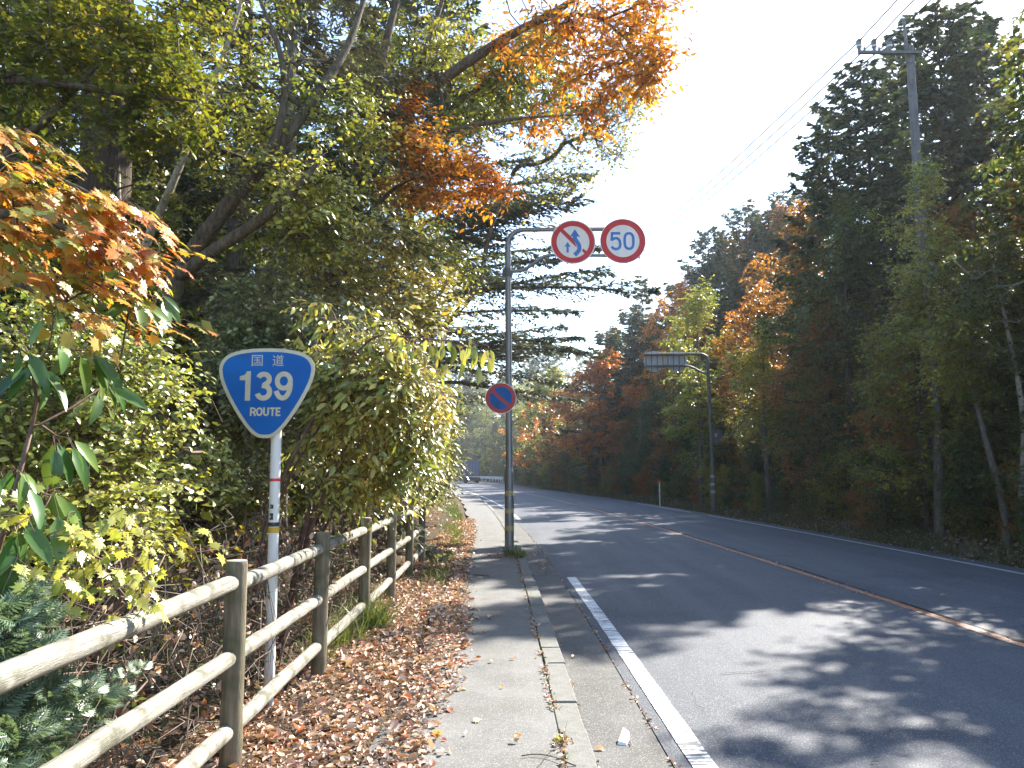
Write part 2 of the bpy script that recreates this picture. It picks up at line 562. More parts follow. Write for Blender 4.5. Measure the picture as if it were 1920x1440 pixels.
M['grass_dry'] = leaf_mat('dry_grass_blade', [(.035, .055, .016), (.07, .075, .025), (.13, .10, .045)], trans=.25, nw=.5)
# ------------------------------------------------------------------ ground, road, footway, kerb
rng = np.random.default_rng(7)


def grid_mesh(S_, Y_, zf, flat=False):
    mb = MB()
    Yg, Sg = np.meshgrid(Y_, S_, indexing='ij')
    X = kx(Yg) + Sg
    Z = zf(X, Yg) if not np.isscalar(zf) else np.full_like(X, zf)
    V = np.stack([X, Yg, Z], -1).reshape(-1, 3)
    nS = len(S_)
    i, j = np.meshgrid(np.arange(len(Y_) - 1), np.arange(nS - 1), indexing='ij')
    a = (i * nS + j).ravel()
    mb.add(V, np.stack([a, a + 1, a + nS + 1, a + nS], 1))
    return mb


ys = np.concatenate([np.arange(-45, 45, 1.0), np.arange(45, 260, 4.0), [270, 300, 350, 420, 520]])
ss = np.array([-300, -120, -60, -40, -30, -22, -16, -12, -9, -7, -5.5, -4.5, -3.8, -3.2, -2.7, -2.2, -1.8, -1.7, -1.4, -1.3, -.4, .05, .2, 4, 8.5, 8.9, 9.1,
               9.4, 9.7, 10.0, 10.4, 10.9, 11.5, 12.2, 13, 14, 15, 17, 20, 24, 30, 40, 55, 80, 150, 300])
g = grid_mesh(ss, ys, gz).build('ground', M['soil'])
tag(g, kind='structure')

yr = np.concatenate([np.arange(-40, 60, 1.0), np.arange(60, 330, 3.0)])
g = grid_mesh(np.array([.498, 1.5, 2.6, 3.6, 4.6, 5.6, 6.6, 7.6, 8.5, 9.15]), yr, lambda x, y: -.12 + .05 * (1 - ((x - kx(y) - 4.65) / 4.2) ** 2).clip(0, 1)).build('road', M['asphalt'])
tag(g, kind='structure')


def road_z(s):
    return -.12 + .05 * max(0.0, 1 - ((s - 4.65) / 4.2) ** 2)


g = grid_mesh(np.array([.02, .25, .486]), yr, lambda x, y: -.115 + 0 * x).build('gutter', M['gutter'])
tag(g, kind='structure')
g = grid_mesh(np.array([.470, .515]), yr, lambda x, y: -.130 + 0 * x).build('road_joint', M['crack'])
tag(g, kind='structure')


def stripe(name, s0, s1, Y, mat, wob=0.0):
    mb = MB()
    Y = np.asarray(Y, float)
    n = len(Y)
    w0 = rng.uniform(-wob, wob, n)
    w1 = rng.uniform(-wob, wob, n)
    sm = (s0 + s1) / 2
    A = np.stack([kx(Y) + s0 + w0, Y, np.full(n, road_z(s0) + .006)], 1)
    Cc = np.stack([kx(Y) + sm, Y, np.full(n, road_z(sm) + .006)], 1)
    B = np.stack([kx(Y) + s1 + w1, Y, np.full(n, road_z(s1) + .006)], 1)
    i = np.arange(n - 1)
    mb.add(np.concatenate([A, Cc, B]), np.concatenate([np.stack([i, n + i, n + i + 1, i + 1], 1), np.stack([n + i, 2 * n + i, 2 * n + i + 1, n + i + 1], 1)]))
    return tag(mb.build(name, mat), kind='structure')


stripe('road_edge_line', .60, .75, np.arange(-20, 13.8, .25), M['white_paint'], .004)
stripe('road_edge_line', .60, .74, np.arange(30, 190, 1.0), M['white_old'])
stripe('road_edge_line', 8.50, 8.65, np.arange(-20, 33.5, .5), M['white_old'])
stripe('road_edge_line', 8.50, 8.65, np.concatenate([np.arange(35.5, 46, .5)]), M['white_old'])
stripe('road_centre_line', 4.59, 4.72, np.arange(-20, 170, .25), M['orange_paint'], .012)
mb = MB()                                                       # ragged crack along the centre line
Yc = np.arange(2, 45, .16)
cw = np.abs(rng.normal(0, .016, len(Yc))) + .004
co = 4.755 + np.cumsum(rng.normal(0, .006, len(Yc)))
co = 4.75 + (co - 4.755 - np.linspace(0, co[-1] - 4.755, len(Yc))) * .4
Ax = np.stack([kx(Yc) + co - cw, Yc, np.full_like(Yc, road_z(4.75) + .0115)], 1)
Bx = np.stack([kx(Yc) + co + cw, Yc, np.full_like(Yc, road_z(4.75) + .0115)], 1)
n = len(Yc)
i = np.arange(n - 1)
mb.add(np.concatenate([Ax, Bx]), np.stack([i, n + i, n + i + 1, i + 1], 1))
tag(mb.build('road_crack', M['crack']), kind='structure')
for (s0, y0, dirx, dy, L) in ((4.9, 9.0, 1, .35, 1.2), (5.0, 12.2, .9, .5, .8), (4.9, 15.5, 1, -.3, 1.0), (4.0, 6.8, .8, .1, .5), (5.6, 10.4, 1, .2, .7), (1.7, 4.9, .3, .9, .6), (1.3, 7.2, .9, .25, 1.3), (3.0, 8.6, 1.0, -.2, 1.4), (5.6, 8.2, 1.0, .5, 1.5), (2.2, 11.6, 1.0, .1, 1.6), (6.4, 12.6, .8, .7, 1.2), (3.2, 5.4, .5, .8, .9), (.85, 10.3, .2, 1.0, 2.4), (.95, 6.0, .1, 1.0, 1.2)):
    k = 14
    p = np.zeros((k, 2))
    t = np.linspace(0, 1, k)
    p[:, 0] = s0 + dirx * L * t + np.cumsum(rng.normal(0, .02, k))
    p[:, 1] = y0 + dy * L * t + np.cumsum(rng.normal(0, .03, k))
    wd = .006 * (1 - t * .7)
    z = np.array([road_z(q) for q in p[:, 0]]) + .0115
    X = kx(p[:, 1]) + p[:, 0]
    mb = MB()
    i = np.arange(k - 1)
    mb.add(np.concatenate([np.stack([X, p[:, 1] - wd, z], 1), np.stack([X, p[:, 1] + wd, z], 1)]), np.stack([i, k + i, k + i + 1, i + 1], 1))
    tag(mb.build('road_crack', M['crack']), kind='structure')

# footway: a slab whose verge side is uneven
yw = np.concatenate([np.arange(-30, 45, .5), np.arange(45, 200, 2.0)])
mb = MB()
eo = -1.30 + .06 * np.sin(yw * 1.1) + rng.normal(0, .02, len(yw))
offs = [-.1835, -.45, -.8, -1.1]
cols = [np.stack([kx(yw) + o, yw, np.full_like(yw, -.004 + .004 * math.sin(o * 9))], 1) for o in offs]
cols.append(np.stack([kx(yw) + eo, yw, np.full_like(yw, -.006)], 1))
cols.append(np.stack([kx(yw) + eo - .01, yw, np.full_like(yw, -.10)], 1))
n = len(yw)
i = np.arange(n - 1)
mb.add(np.concatenate(cols), np.concatenate([np.stack([c * n + i, c * n + i + 1, (c + 1) * n + i + 1, (c + 1) * n + i], 1) for c in range(len(cols) - 1)]))
tag(mb.build('footway', M['walk'], smooth=False), kind='structure')

mb = MB()                                                       # kerb further off, one run
yk = np.concatenate([np.arange(34.2, 60, 1.2), np.arange(60, 200, 3.0)])
n = len(yk)
prof = [(-.175, -.12), (-.175, .004), (-.02, .004), (-.004, -.012), (0.0, -.13)]
cols = [np.stack([kx(yk) + o, yk, np.full_like(yk, z)], 1) for o, z in prof]
i = np.arange(n - 1)
mb.add(np.concatenate(cols), np.concatenate([np.stack([c * n + i, (c + 1) * n + i, (c + 1) * n + i + 1, c * n + i + 1], 1) for c in range(len(prof) - 1)]))
kerb = tag(mb.build('kerb', M['kerb'], smooth=False), kind='structure')
kmb = MB()
kmb.box((-.0875, .2975, -.058), (.175, .595, .122), bev=.006)
kme = kmb.mesh('kerb_stone', M['kerb'], smooth=False)
y = -1.2
while y < 34.0:
    o = put('kerb_stone', kme, kerb)
    o.location = (float(kx(y)) + rng.normal(0, .005), y, rng.normal(-.001, .004))
    o.rotation_euler = (rng.normal(0, .006), rng.normal(0, .012), -math.atan(float(kslope(y + .3))) + rng.normal(0, .003))
    o.rotation_euler[2] = math.atan(-float(kslope(y + .3))) + rng.normal(0, .003)
    y += .6

# ------------------------------------------------------------------ flat parts of signs, in the sign's own plane (x across, z up, front towards -y)
def prism(poly, y0, y1):
    poly = np.asarray(poly, float)
    k = len(poly)
    mb = MB()
    V = np.concatenate([np.stack([poly[:, 0], np.full(k, y0), poly[:, 1]], 1), np.stack([poly[:, 0], np.full(k, y1), poly[:, 1]], 1)])
    a2 = np.sum(poly[:, 0] * np.roll(poly[:, 1], -1) - poly[:, 1] * np.roll(poly[:, 0], -1))
    idx = list(range(k))
    if a2 < 0:
        idx = idx[::-1]
    F = [tuple(idx), tuple(k + q for q in idx[::-1])]
    for q in range(k):
        a, b = idx[q], idx[(q + 1) % k]
        F.append((b, a, k + a, k + b))
    return mb.add(V, F)


def circle(r, k=56, c=(0, 0)):
    a = np.arange(k) * 2 * math.pi / k
    return np.stack([c[0] + r * np.cos(a), c[1] + r * np.sin(a)], 1)


def annulus(r0, r1, y0, y1, k=56):
    A, B = circle(r0, k), circle(r1, k)
    V = np.concatenate([np.stack([P[:, 0], np.full(k, y), P[:, 1]], 1) for P, y in ((A, y0), (B, y0), (B, y1), (A, y1))])
    F = []
    for q in range(k):
        p = (q + 1) % k
        for r in range(4):
            r2 = (r + 1) % 4
            F.append((r * k + q, r2 * k + q, r2 * k + p, r * k + p))
    mb = MB()
    return mb.add(V, [f[::-1] for f in F])


def ribbon(path, width, y0, y1):
    p = np.asarray(path, float)
    t = nrm(np.gradient(p, axis=0))
    nn = np.stack([-t[:, 1], t[:, 0]], 1)
    wd = np.broadcast_to(np.asarray(width, float), (len(p),))[:, None] / 2
    return prism(np.concatenate([p + nn * wd, (p - nn * wd)[::-1]]), y0, y1)


def spline(pts, k=10):
    P = np.asarray(pts, float)
    P = np.concatenate([[2 * P[0] - P[1]], P, [2 * P[-1] - P[-2]]])
    out = []
    for i in range(1, len(P) - 2):
        for t in np.linspace(0, 1, k, endpoint=False):
            a, b, c, d = P[i - 1], P[i], P[i + 1], P[i + 2]
            out.append(.5 * (2 * b + (c - a) * t + (2 * a - 5 * b + 4 * c - d) * t * t + (3 * b - a - 3 * c + d) * t ** 3))
    out.append(P[-2])
    return np.array(out)


def text_part(name, body, cx, cz, wd, ht, yf, mat, parent, bold=0.0):
    cu = bpy.data.curves.new(name, 'FONT')
    cu.body = body
    cu.size = 1.0
    cu.offset = bold
    cu.extrude = .01
    to = bpy.data.objects.new(name, cu)
    C.objects.link(to)
    dg = bpy.context.evaluated_depsgraph_get()
    me = bpy.data.meshes.new_from_object(to.evaluated_get(dg))
    bpy.data.objects.remove(to)
    n = len(me.vertices)
    v = np.zeros(n * 3, np.float32)
    me.vertices.foreach_get('co', v)
    v = v.reshape(-1, 3)
    lo, hi = v.min(0), v.max(0)
    sx, sz = wd / (hi[0] - lo[0]), ht / (hi[1] - lo[1])
    o = np.stack([(v[:, 0] - (lo[0] + hi[0]) / 2) * sx + cx, yf - (v[:, 2] > 0) * .0012, (v[:, 1] - (lo[1] + hi[1]) / 2) * sz + cz], 1)
    me.vertices.foreach_set('co', o.astype(np.float32).ravel())
    me.materials.clear()
    me.materials.append(mat)
    me.update()
    return put(name, me, parent)


# ------------------------------------------------------------------ blue route sign behind the fence
RY = 5.95
rb = at(506, 1240, RY)
rb[2] = float(gz(rb[0], RY)) - .02
route = thing('route_sign', rb, 'blue rounded triangular route 139 sign on a white pole behind the log fence', 'road sign')
pz = at(518, 760, RY)[2] - rb[2]
mb = MB()
ptop = at(519, 790, RY) - rb
mb.tube([(0, 0, -.2), (0, 0, .6), (ptop[0] * .6, 0, 1.2), (ptop[0], 0, ptop[2]), (ptop[0] + .01, 0, ptop[2] + .40)], .0375, 20)
mb.build('pole', M['pole_white'], route, auto=40)
top, bot, ctr = at(499, 653, RY - .06) - rb, at(499, 821.7, RY - .06) - rb, at(499, 740, RY - .06) - rb
ux = (top[2] - bot[2]) / 1105
half = [(0, 0), (110, 3), (220, 11), (380, 40), (490, 86), (552, 150), (583, 225), (584, 300), (560, 405), (500, 545), (420, 695), (320, 853), (225, 980), (140, 1062), (70, 1098), (0, 1105)]
hs = spline(half, 6)
outl = np.concatenate([hs, (hs * [-1, 1])[::-1][1:-1]])
outl = np.stack([outl[:, 0] * ux + ctr[0], top[2] - outl[:, 1] * ux], 1)
cen = outl.mean(0)


def inset(poly, d):
    t = nrm(np.roll(poly, -1, 0) - np.roll(poly, 1, 0))
    nn = np.stack([-t[:, 1], t[:, 0]], 1)
    if np.sum(nn * (cen - poly)) < 0:
        nn = -nn
    return poly + nn * d


prism(outl, -.060, -.056).build('plate', M['sign_back'], route, smooth=False)
prism(inset(outl, .0015), -.0612, -.0600).build('border', M['sign_cream'], route, smooth=False)
prism(inset(outl, 44 * ux), -.0626, -.0612).build('panel', M['sign_blue'], route, smooth=False)


def rz_(px):
    return top[2] - (px - 150) * ux


def rx_(px):
    return ctr[0] + (px - 715) * ux


Q = lambda x, z: (rx_(x), rz_(z))
YA, YB = -.0642, -.0627


def strokes(name, paths, width, parent, label=None, y0=YA, y1=YB):
    mb = MB()
    for i, p in enumerate(paths):
        m_ = ribbon([Q(*q) for q in p], width * ux, y0 - .0002 * i, y1)
        mb.add(np.concatenate(m_.V), [tuple(int(k) for k in f) for ff in m_.F for f in ff])
    o = mb.build(name, M['sign_cream'], parent, smooth=False)
    if label:
        o['label'] = label
    return o


mb = prism([Q(458, 797), Q(522, 797), Q(522, 436), Q(470, 436), Q(462, 462), Q(440, 484), Q(388, 496), Q(388, 546), Q(458, 546)], YA, YB)
mb.build('numeral', M['sign_cream'], route, smooth=False)['label'] = 'digit one'
arc = lambda cx, cz, a, b, d0, d1, k=18: [(cx + a * math.cos(math.radians(t)), cz - b * math.sin(math.radians(t))) for t in np.linspace(d0, d1, k)]
strokes('numeral', [arc(682, 534, 68, 62, 160, -62, 22) + [(690, 606)], [(662, 609)] + arc(682, 690, 76, 76, 84, -164, 26)], 62, route, 'digit three')
strokes('numeral', [arc(928, 556, 80, 88, 0, 360, 40), arc(918, 600, 90, 165, 10, -152, 30)], 60, route, 'digit nine')
SW = 21
strokes('lettering', [[(537, 985), (537, 882)], [(528, 890)] + arc(562, 913, 28, 23, 88, -88, 14) + [(530, 936)], [(566, 934), (584, 960), (592, 985)]], SW, route)
strokes('lettering', [arc(641, 932, 30, 43, 0, 360, 32)], SW, route)
strokes('lettering', [[(697, 880), (697, 940)] + arc(723, 945, 26, 30, 180, 360, 16) + [(749, 940), (749, 880)]], SW, route)
strokes('lettering', [[(768, 890), (835, 890)], [(801, 886), (801, 985)]], SW, route)
strokes('lettering', [[(850, 985), (850, 880)], [(846, 890), (898, 890)], [(846, 931), (892, 931)], [(846, 975), (899, 975)]], SW, route)
try:
    text_part('lettering', '国', rx_(594), rz_(303), 134 * ux, 136 * ux, -.0626, M['sign_cream'], route, .0)
    text_part('lettering', '道', rx_(850), rz_(302), 138 * ux, 138 * ux, -.0626, M['sign_cream'], route, .0)
except Exception as e:
    print('kanji', e)
for dz in (.14, .40):
    br = MB()
    br.box((ptop[0] - .005, -.02, bot[2] + dz), (.20, .02, .03))
    br.tube([(ptop[0], 0, bot[2] + dz - .016), (ptop[0], 0, bot[2] + dz + .016)], .0415, 16)
    br.build('bracket', M['galv'], route, smooth=False)


def pole_ring(name, v0, v1, mat, lab=None, r=.0381):
    z0, z1 = at(515, v1, RY)[2] - rb[2], at(515, v0, RY)[2] - rb[2]
    x = [0, 0, ptop[0] * .6, ptop[0]]
    zz = [0, .6, 1.2, ptop[2]]
    mb = MB()
    mb.tube([(np.interp(z0, zz, x), 0, z0), (np.interp(z1, zz, x), 0, z1)], r, 20)
    o = mb.build(name, mat, route, auto=40)
    if lab:
        o['label'] = lab
    return o


pole_ring('tape', 897, 902.5, M['sticker_red'], 'thin red tape round the white pole')
pole_ring('tape', 979, 987, M['sticker_black'], 'black tape round the white pole')
pole_ring('tape', 988, 999, M['sticker_yellow'], 'yellow tape round the white pole')
zs_ = [at(515, v, RY)[2] - rb[2] for v in (946, 953, 962, 974)]
for (za, zb, xa, xb) in ((zs_[0], zs_[1], -.022, .006), (zs_[2], zs_[3], -.022, .006)):
    st = MB()
    for q in range(3):
        zq = za + (zb - za) * (q + .5) / 3
        st.box((np.interp(zq, [.6, 1.2, ptop[2]], [0, ptop[0] * .6, ptop[0]]) + (xa + xb) / 2 + (.004 if q == 1 else 0), -.0372, zq), (.026 if q != 1 else .016, .003, abs(zb - za) * .36))
    st.build('sticker_print', M['sticker_black'], route, smooth=False)['label'] = 'small worn black print on a sticker'

# ------------------------------------------------------------------ two-disc sign gantry on the footway
GY = 16.3
gb = at(955, 1040, GY)
gb[2] = -.02
gan = thing('sign_post', gb, 'grey steel post with an arm of round signs standing on the footway edge', 'sign post')
G = lambda u, v, dy=0: at(u, v, GY + dy) - gb
zj = G(953, 884)[2]
mb = MB()
lp = [(0, 0, -.1), (0, 0, zj - .05), (0, 0, zj - .02)]
mb.tube(lp, [.093, .093, .093], 24)
mb.tube([(0, 0, zj - .02), (0, 0, zj + .03), (0, 0, zj + .06)], [.0932, .080, .0702], 24, cap=False)
tz = G(952, 431)[2]
sx = G(952, 455)[0]
pts = [(0, 0, zj + .05), (sx * .5, 0, (zj + tz) / 2), (sx, 0, tz - .36)]
for a in np.linspace(0, math.pi / 2, 9):
    pts.append((sx + .33 * (1 - math.cos(a)), 0, tz - .33 + .33 * math.sin(a)))
xe = G(1198, 431)[0]
pts += [(xe * .5, 0, tz + .01), (xe, 0, tz + .02)]
rad = [.070, .066, .060] + list(np.linspace(.060, .045, 9)) + [.044, .042]
mb.tube(pts, rad, 20)
mb.build('pole', M['galv'], gan, auto=35)
mb = MB()
la = spline([G(953, 508), G(975, 508), G(994, 499), G(1015, 484), G(1034, 478.5), G(1080, 479), G(1130, 479), G(1200, 482)], 6)
la[:, 1] = 0
mb.tube(la, .036, 14)
mb.build('support_arm', M['galv'], gan, auto=40)
mb = MB()
zc = G(953, 511)[2]
mb.tube([(sx, 0, zc - .09), (sx, 0, zc + .09)], .074, 20)
mb.box((sx - .09, 0, zc), (.05, .05, .12))
mb.box((sx + .085, 0, zc), (.05, .06, .10))
mb.build('clamp', M['galv_old'], gan, auto=35)
for v in (925, 958, 990):
    zb = G(955, v)[2]
    mb = MB()
    mb.tube([(0, 0, zb - .048), (0, 0, zb + .048)], .0945, 24)
    mb.build('reflective_band', M['band'], gan, auto=35)
mb = MB()
mb.box((0, 0, .105), (.34, .34, .02))
for a in (-.12, .12):
    for b in (-.12, .12):
        mb.tube([(a, b, .11), (a, b, .16)], .014, 6)
mb.build('base_plate', M['galv_old'], gan, auto=35)
Z3 = GY / 1500 / 5.647 / .997          # metres per pixel of the enlarged detail
q3 = lambda x, z: (x * Z3, -z * Z3)


def disc_sign(name, u, v, r, label, ring_in, ring_out, face, ringm, dy):
    c = at(u, v, GY - dy)
    t = thing(name, c, label, 'road sign', 'round signs on the grey steel post')
    prism(circle(r), .012, .018).build('plate', M['sign_back'], t, smooth=False)
    annulus(ring_out, r, .0095, .0119).build('rim', M['sign_white'], t, smooth=False)
    annulus(ring_in, ring_out, .009, .0119).build('border', ringm, t, smooth=False)
    prism(circle(ring_in), .0105, .0119).build('face', face, t, smooth=False)
    mb = MB()
    for k in range(-2, 3):
        mb.box((k * r * .36, .030, 0), (.03, .02, 2 * math.sqrt(max(.01, r * r - (k * r * .36) ** 2)) * .9))
    mb.build('rib', M['sign_back'], t, smooth=False)
    return t


t = disc_sign('no_overtaking_sign', 1074.5, 453.4, 242 * Z3, 'round no overtaking sign with red slash and two blue arrows', 176 * Z3, 231 * Z3, M['sign_white'], M['sign_red'], .13)
O3 = (1042, 358)
P3 = lambda x, y: q3(x - O3[0], y - O3[1])
prism([P3(897, 235), P3(927, 205), P3(1040, 318), P3(1086, 418), P3(1060, 400)], .0085, .0104).build('slash', M['sign_red'], t, smooth=False)
prism([P3(1136, 452), P3(1152, 432), P3(1194, 466), P3(1172, 496)], .0085, .0104).build('slash', M['sign_red'], t, smooth=False)
ar = spline([P3(1062, 290), P3(1066, 325), P3(1090, 365), P3(1108, 402), P3(1106, 445), P3(1085, 475), P3(1058, 502)], 6)
ribbon(ar, 44 * Z3, .0078, .0104).build('arrow', M['sign_blue2'], t, smooth=False)['label'] = 'large curved blue arrow'
prism([P3(1062, 218), P3(1120, 304), P3(1062, 290), P3(1006, 304)], .0074, .0104).build('arrow_head', M['sign_blue2'], t, smooth=False)
prism([P3(983, 358), P3(1018, 412), P3(995, 408), P3(995, 474), P3(972, 474), P3(972, 408), P3(948, 412)], .0078, .0104).build('arrow', M['sign_blue2'], t, smooth=False)['label'] = 'small straight blue arrow'

t = disc_sign('speed_limit_sign', 1168, 451.6, 247 * Z3, 'round speed limit sign with blue number 50 in a red ring', 178 * Z3, 240 * Z3, M['sign_white'], M['sign_red'], .13)
O3 = (1570, 348)
five = [P3(1542, 263), P3(1500, 263), P3(1456, 263), P3(1452, 300), P3(1450, 338), P3(1475, 322), P3(1505, 318), P3(1532, 340), P3(1541, 385), P3(1532, 420), P3(1505, 436), P3(1475, 434), P3(1447, 410)]
f1 = np.array(five[:3])
ribbon(f1, 28 * Z3, .0078, .0104).build('numeral', M['sign_blue2'], t, smooth=False)
f2 = np.array([P3(1455, 250), P3(1453, 300), P3(1450, 347)])
ribbon(f2, 27 * Z3, .0076, .0104).build('numeral', M['sign_blue2'], t, smooth=False)
ribbon(spline(five[4:], 7), 28 * Z3, .0074, .0104).build('numeral', M['sign_blue2'], t, smooth=False)
aa = np.linspace(0, 2 * math.pi, 49)
zo = np.array([P3(1636 + 47 * math.copysign(abs(math.cos(a)) ** .8, math.cos(a)), 348 + 85 * math.copysign(abs(math.sin(a)) ** .72, math.sin(a))) for a in aa])
tt = nrm(np.roll(zo[:-1], -1, 0) - np.roll(zo[:-1], 1, 0))
n0 = np.stack([-tt[:, 1], tt[:, 0]], 1) * 14 * Z3
A0, B0 = zo[:-1] + n0, zo[:-1] - n0
k = len(A0)
mb = MB()
V = np.concatenate([np.stack([P[:, 0], np.full(k, yy), P[:, 1]], 1) for P, yy in ((A0, .0076), (B0, .0076), (B0, .0104), (A0, .0104))])
F = []
for q in range(k):
    p = (q + 1) % k
    for r in range(4):
        r2 = (r + 1) % 4
        F.append((r * k + q, r2 * k + q, r2 * k + p, r * k + p))
mb.add(V, F)
mb.build('numeral', M['sign_blue2'], t, smooth=False)

t = disc_sign('no_parking_sign', 938.9, 746.5, 29.3 * GY / 1500, 'round blue no parking sign with red ring and slash low on the post', 139 / 6.545 * GY / 1500, 185 / 6.545 * GY / 1500, M['sign_blue'], M['sign_red2'], .10)
ZP = GY / 1500 / 6.545
ribbon([(-108 * ZP, 95 * ZP), (0, 0), (104 * ZP, -92 * ZP)], 40 * ZP, .0085, .0104).build('slash', M['sign_red2'], t, smooth=False)
mb = MB()
mb.tube([(.15, .10, -.05), (.15, .10, .05)], .075, 16)
mb.box((.08, .045, 0), (.20, .03, .05))
mb.build('bracket', M['galv_old'], t, auto=35)

# ------------------------------------------------------------------ sign post across the road, seen from behind
BY = 35.0
bb = at(1338, 950, BY)
bb[2] = float(gz(bb[0], BY)) - .03
back = thing('sign_post', bb, 'slim grey post with an arm of signs seen from behind by the dark wood', 'sign post')
B_ = lambda u, v: at(u, v, BY) - bb
mb = MB()
tp = B_(1326, 668)
mb.tube([(0, 0, -.1), (B_(1337, 890)[0], 0, B_(1337, 890)[2])], [.11, .105], 14)
mb.tube([B_(1337, 891), B_(1332, 780), B_(1327, 690)], [.08, .075, .07], 14)
mb.tube(spline([B_(1327, 692), B_(1326, 672), B_(1318, 665), B_(1300, 664), B_(1208, 664.5)], 5), [.065] * 21, 10)
mb.build('pole', M['galv_old'], back, auto=35)
mb = MB()
mb.tube(spline([B_(1329, 699), B_(1318, 699), B_(1303, 691), B_(1288, 686), B_(1270, 686), B_(1212, 686.5)], 5), .05, 10)
mb.build('support_arm', M['galv_old'], back, auto=35)
for v in (893, 908, 922):
    zb = B_(1338, v)[2]
    mb = MB()
    mb.tube([(0, 0, zb - .06), (0, 0, zb + .06)], .112, 16)
    mb.build('reflective_band', M['sign_back'], back, auto=35)
for (u, lab) in ((1227, 'back of a round ribbed sign disc at the end of the far arm'), (1268, 'back of a round ribbed sign disc nearer the far post')):
    c = at(u, 677.5, BY + .14)
    t = thing('road_sign', c, lab, 'road sign', 'grey sign backs across the road')
    r = .475
    prism(circle(r, 40), .012, .018).build('plate', M['sign_back'], t, smooth=False)
    for k in range(-3, 4):
        mb = MB()
        hh = 2 * math.sqrt(r * r - (k * .125) ** 2) * .93
        mb.box((k * .125, -.012, 0), (.034, .044, hh))
        mb.build('rib', M['galv_old'] if k % 2 else M['sign_back'], t, smooth=False)
c = at(1343, 818, BY + .14)
t = thing('road_sign', c, 'back of a small round sign low on the far slim post', 'road sign', 'grey sign backs across the road')
prism(circle(.31, 32), .012, .018).build('plate', M['galv_old'], t, smooth=False)
mb = MB()
mb.box((-.02, -.02, .06), (.10, .05, .16))
mb.build('bracket', M['sign_back'], t, smooth=False)

# ------------------------------------------------------------------ log fence
fence = thing('log_fence', (-1.59, 4.7, 0), 'weathered round log fence with three rails beside the leafy footway', 'fence')
FY = [2.3, 4.7, 6.8, 8.85, 10.9, 12.95, 15.0]
FX = [-1.59, -1.585, -1.594, -1.60, -1.615, -1.635, -1.66]
fo = np.array([-1.59, 4.7, 0])


def log(p0, p1, r, k, seed, rnd, dent=.012):
    """A round log with slightly uneven girth and softly rounded ends."""
    rr = np.random.default_rng(seed)
    p0, p1 = np.asarray(p0, float), np.asarray(p1, float)
    L = np.linalg.norm(p1 - p0)
    t = np.array([0, .006 / L * 1, .02 / L] + list(np.linspace(.08, .92, 9)) + [1 - .02 / L, 1 - .006 / L, 1])
    rad = np.array([.70, .90, 1.0] + [1 + rr.normal(0, dent) for _ in range(9)] + [1.0, .90, .70]) * r
    if not rnd:
        rad[[0, -1]] = r * .94
        rad[[1, -2]] = r * .985
    path = p0 + (p1 - p0) * t[:, None]
    path[3:-3] += rr.normal(0, .0022, (9, 3))
    mb = MB()
    mb.tube(path, rad, k)
    return mb


for i, (x, y) in enumerate(zip(FX, FY)):
    h = 1.145 + rng.normal(0, .006)
    lean = rng.normal(0, .006, 2)
    p0 = np.array([x, y, -.25]) - fo
    log(p0, p0 + [lean[0], lean[1], h + .25], .0625, 18, 40 + i, False).build('post', M['wood_post'], fence, auto=50)
    mb = MB()
    c = p0 + [lean[0], lean[1], h + .2505]
    mb.tube([c, c + [0, 0, .002]], [.0585, .056], 18)
    mb.build('post_top', M['wood_end'], fence, auto=40)
ends = [(-1.59, .45)] + list(zip(FX, FY))
for i in range(len(ends) - 1):
    (x0, y0), (x1, y1) = ends[i], ends[i + 1]
    for j, z in enumerate((1.012, .605, .215)):
        dz0, dz1 = rng.normal(0, .008, 2)
        log(np.array([x0, y0 + .03, z + dz0]) - fo, np.array([x1 - .012, y1 - .034, z + dz1]) - fo, .046, 16, 90 + i * 3 + j, True).build('rail', M['wood_rail'], fence, auto=50)

# ------------------------------------------------------------------ utility pole and its wires
UY = 21.5
ub = at(1722, 900, UY)
ub[0] = at(1704, 90, UY)[0] + .05
ub[2] = float(gz(ub[0], UY)) - .1
up = thing('utility_pole', ub, 'tall concrete utility pole with one crossarm rising out of the dark trees', 'utility pole')
U_ = lambda u, v: at(u, v, UY) - ub
tz = U_(1704, 86)[2]
mb = MB()
mb.tube([(0, 0, -.3), (0, 0, tz * .5), (-.02, 0, tz - .05), (-.02, 0, tz)], [.165, .135, .105, .08], 20)
mb.build('pole', M['concrete_pole'], up, auto=35)
az = U_(1704, 103)[2]
xa, xb = U_(1605, 99)[0], U_(1724, 104)[0]
mb = MB()
mb.box(((xa + xb) / 2, -.14, az), (xb - xa, .085, .085))
mb.build('crossarm', M['galv_old'], up, smooth=False)
mb = MB()
mt = U_(1693.5, 36)
mb.tube([(-.13, -.02, az - .25), (-.13, -.02, az + .4), (mt[0], -.02, mt[2])], [.05, .042, .036], 10)
mb.build('mast', M['galv_old'], up, auto=40)
mb = MB()
mb.box((mt[0] - .03, -.02, mt[2] - .03), (.14, .07, .09), bev=.01)
mb.build('mast_cap', M['insulator'], up, smooth=False)
mb = MB()
mb.tube([U_(1678, 105) + [0, -.14, 0], U_(1690.5, 122) + [.02, -.05, 0]], .014, 6)
mb.build('brace', M['galv_old'], up)
for dz in (-.3, -.62, -1.25, -1.95, -2.6, -4.6):
    mb = MB()
    z = az + dz
    mb.tube([(-.01, 0, z - .035), (-.01, 0, z + .035)], np.interp(z, [0, tz * .5, tz], [.17, .141, .112]), 20)
    mb.build('pole_band', M['galv_old'], up, auto=35)
for k in range(9):
    z = az - 1.2 - k * .45
    sx_ = 1 if k % 2 else -1
    mb = MB()
    mb.tube([(sx_ * .1, 0, z), (sx_ * .30, 0, z)], .011, 5)
    mb.build('climbing_step', M['galv_old'], up)
tops = []
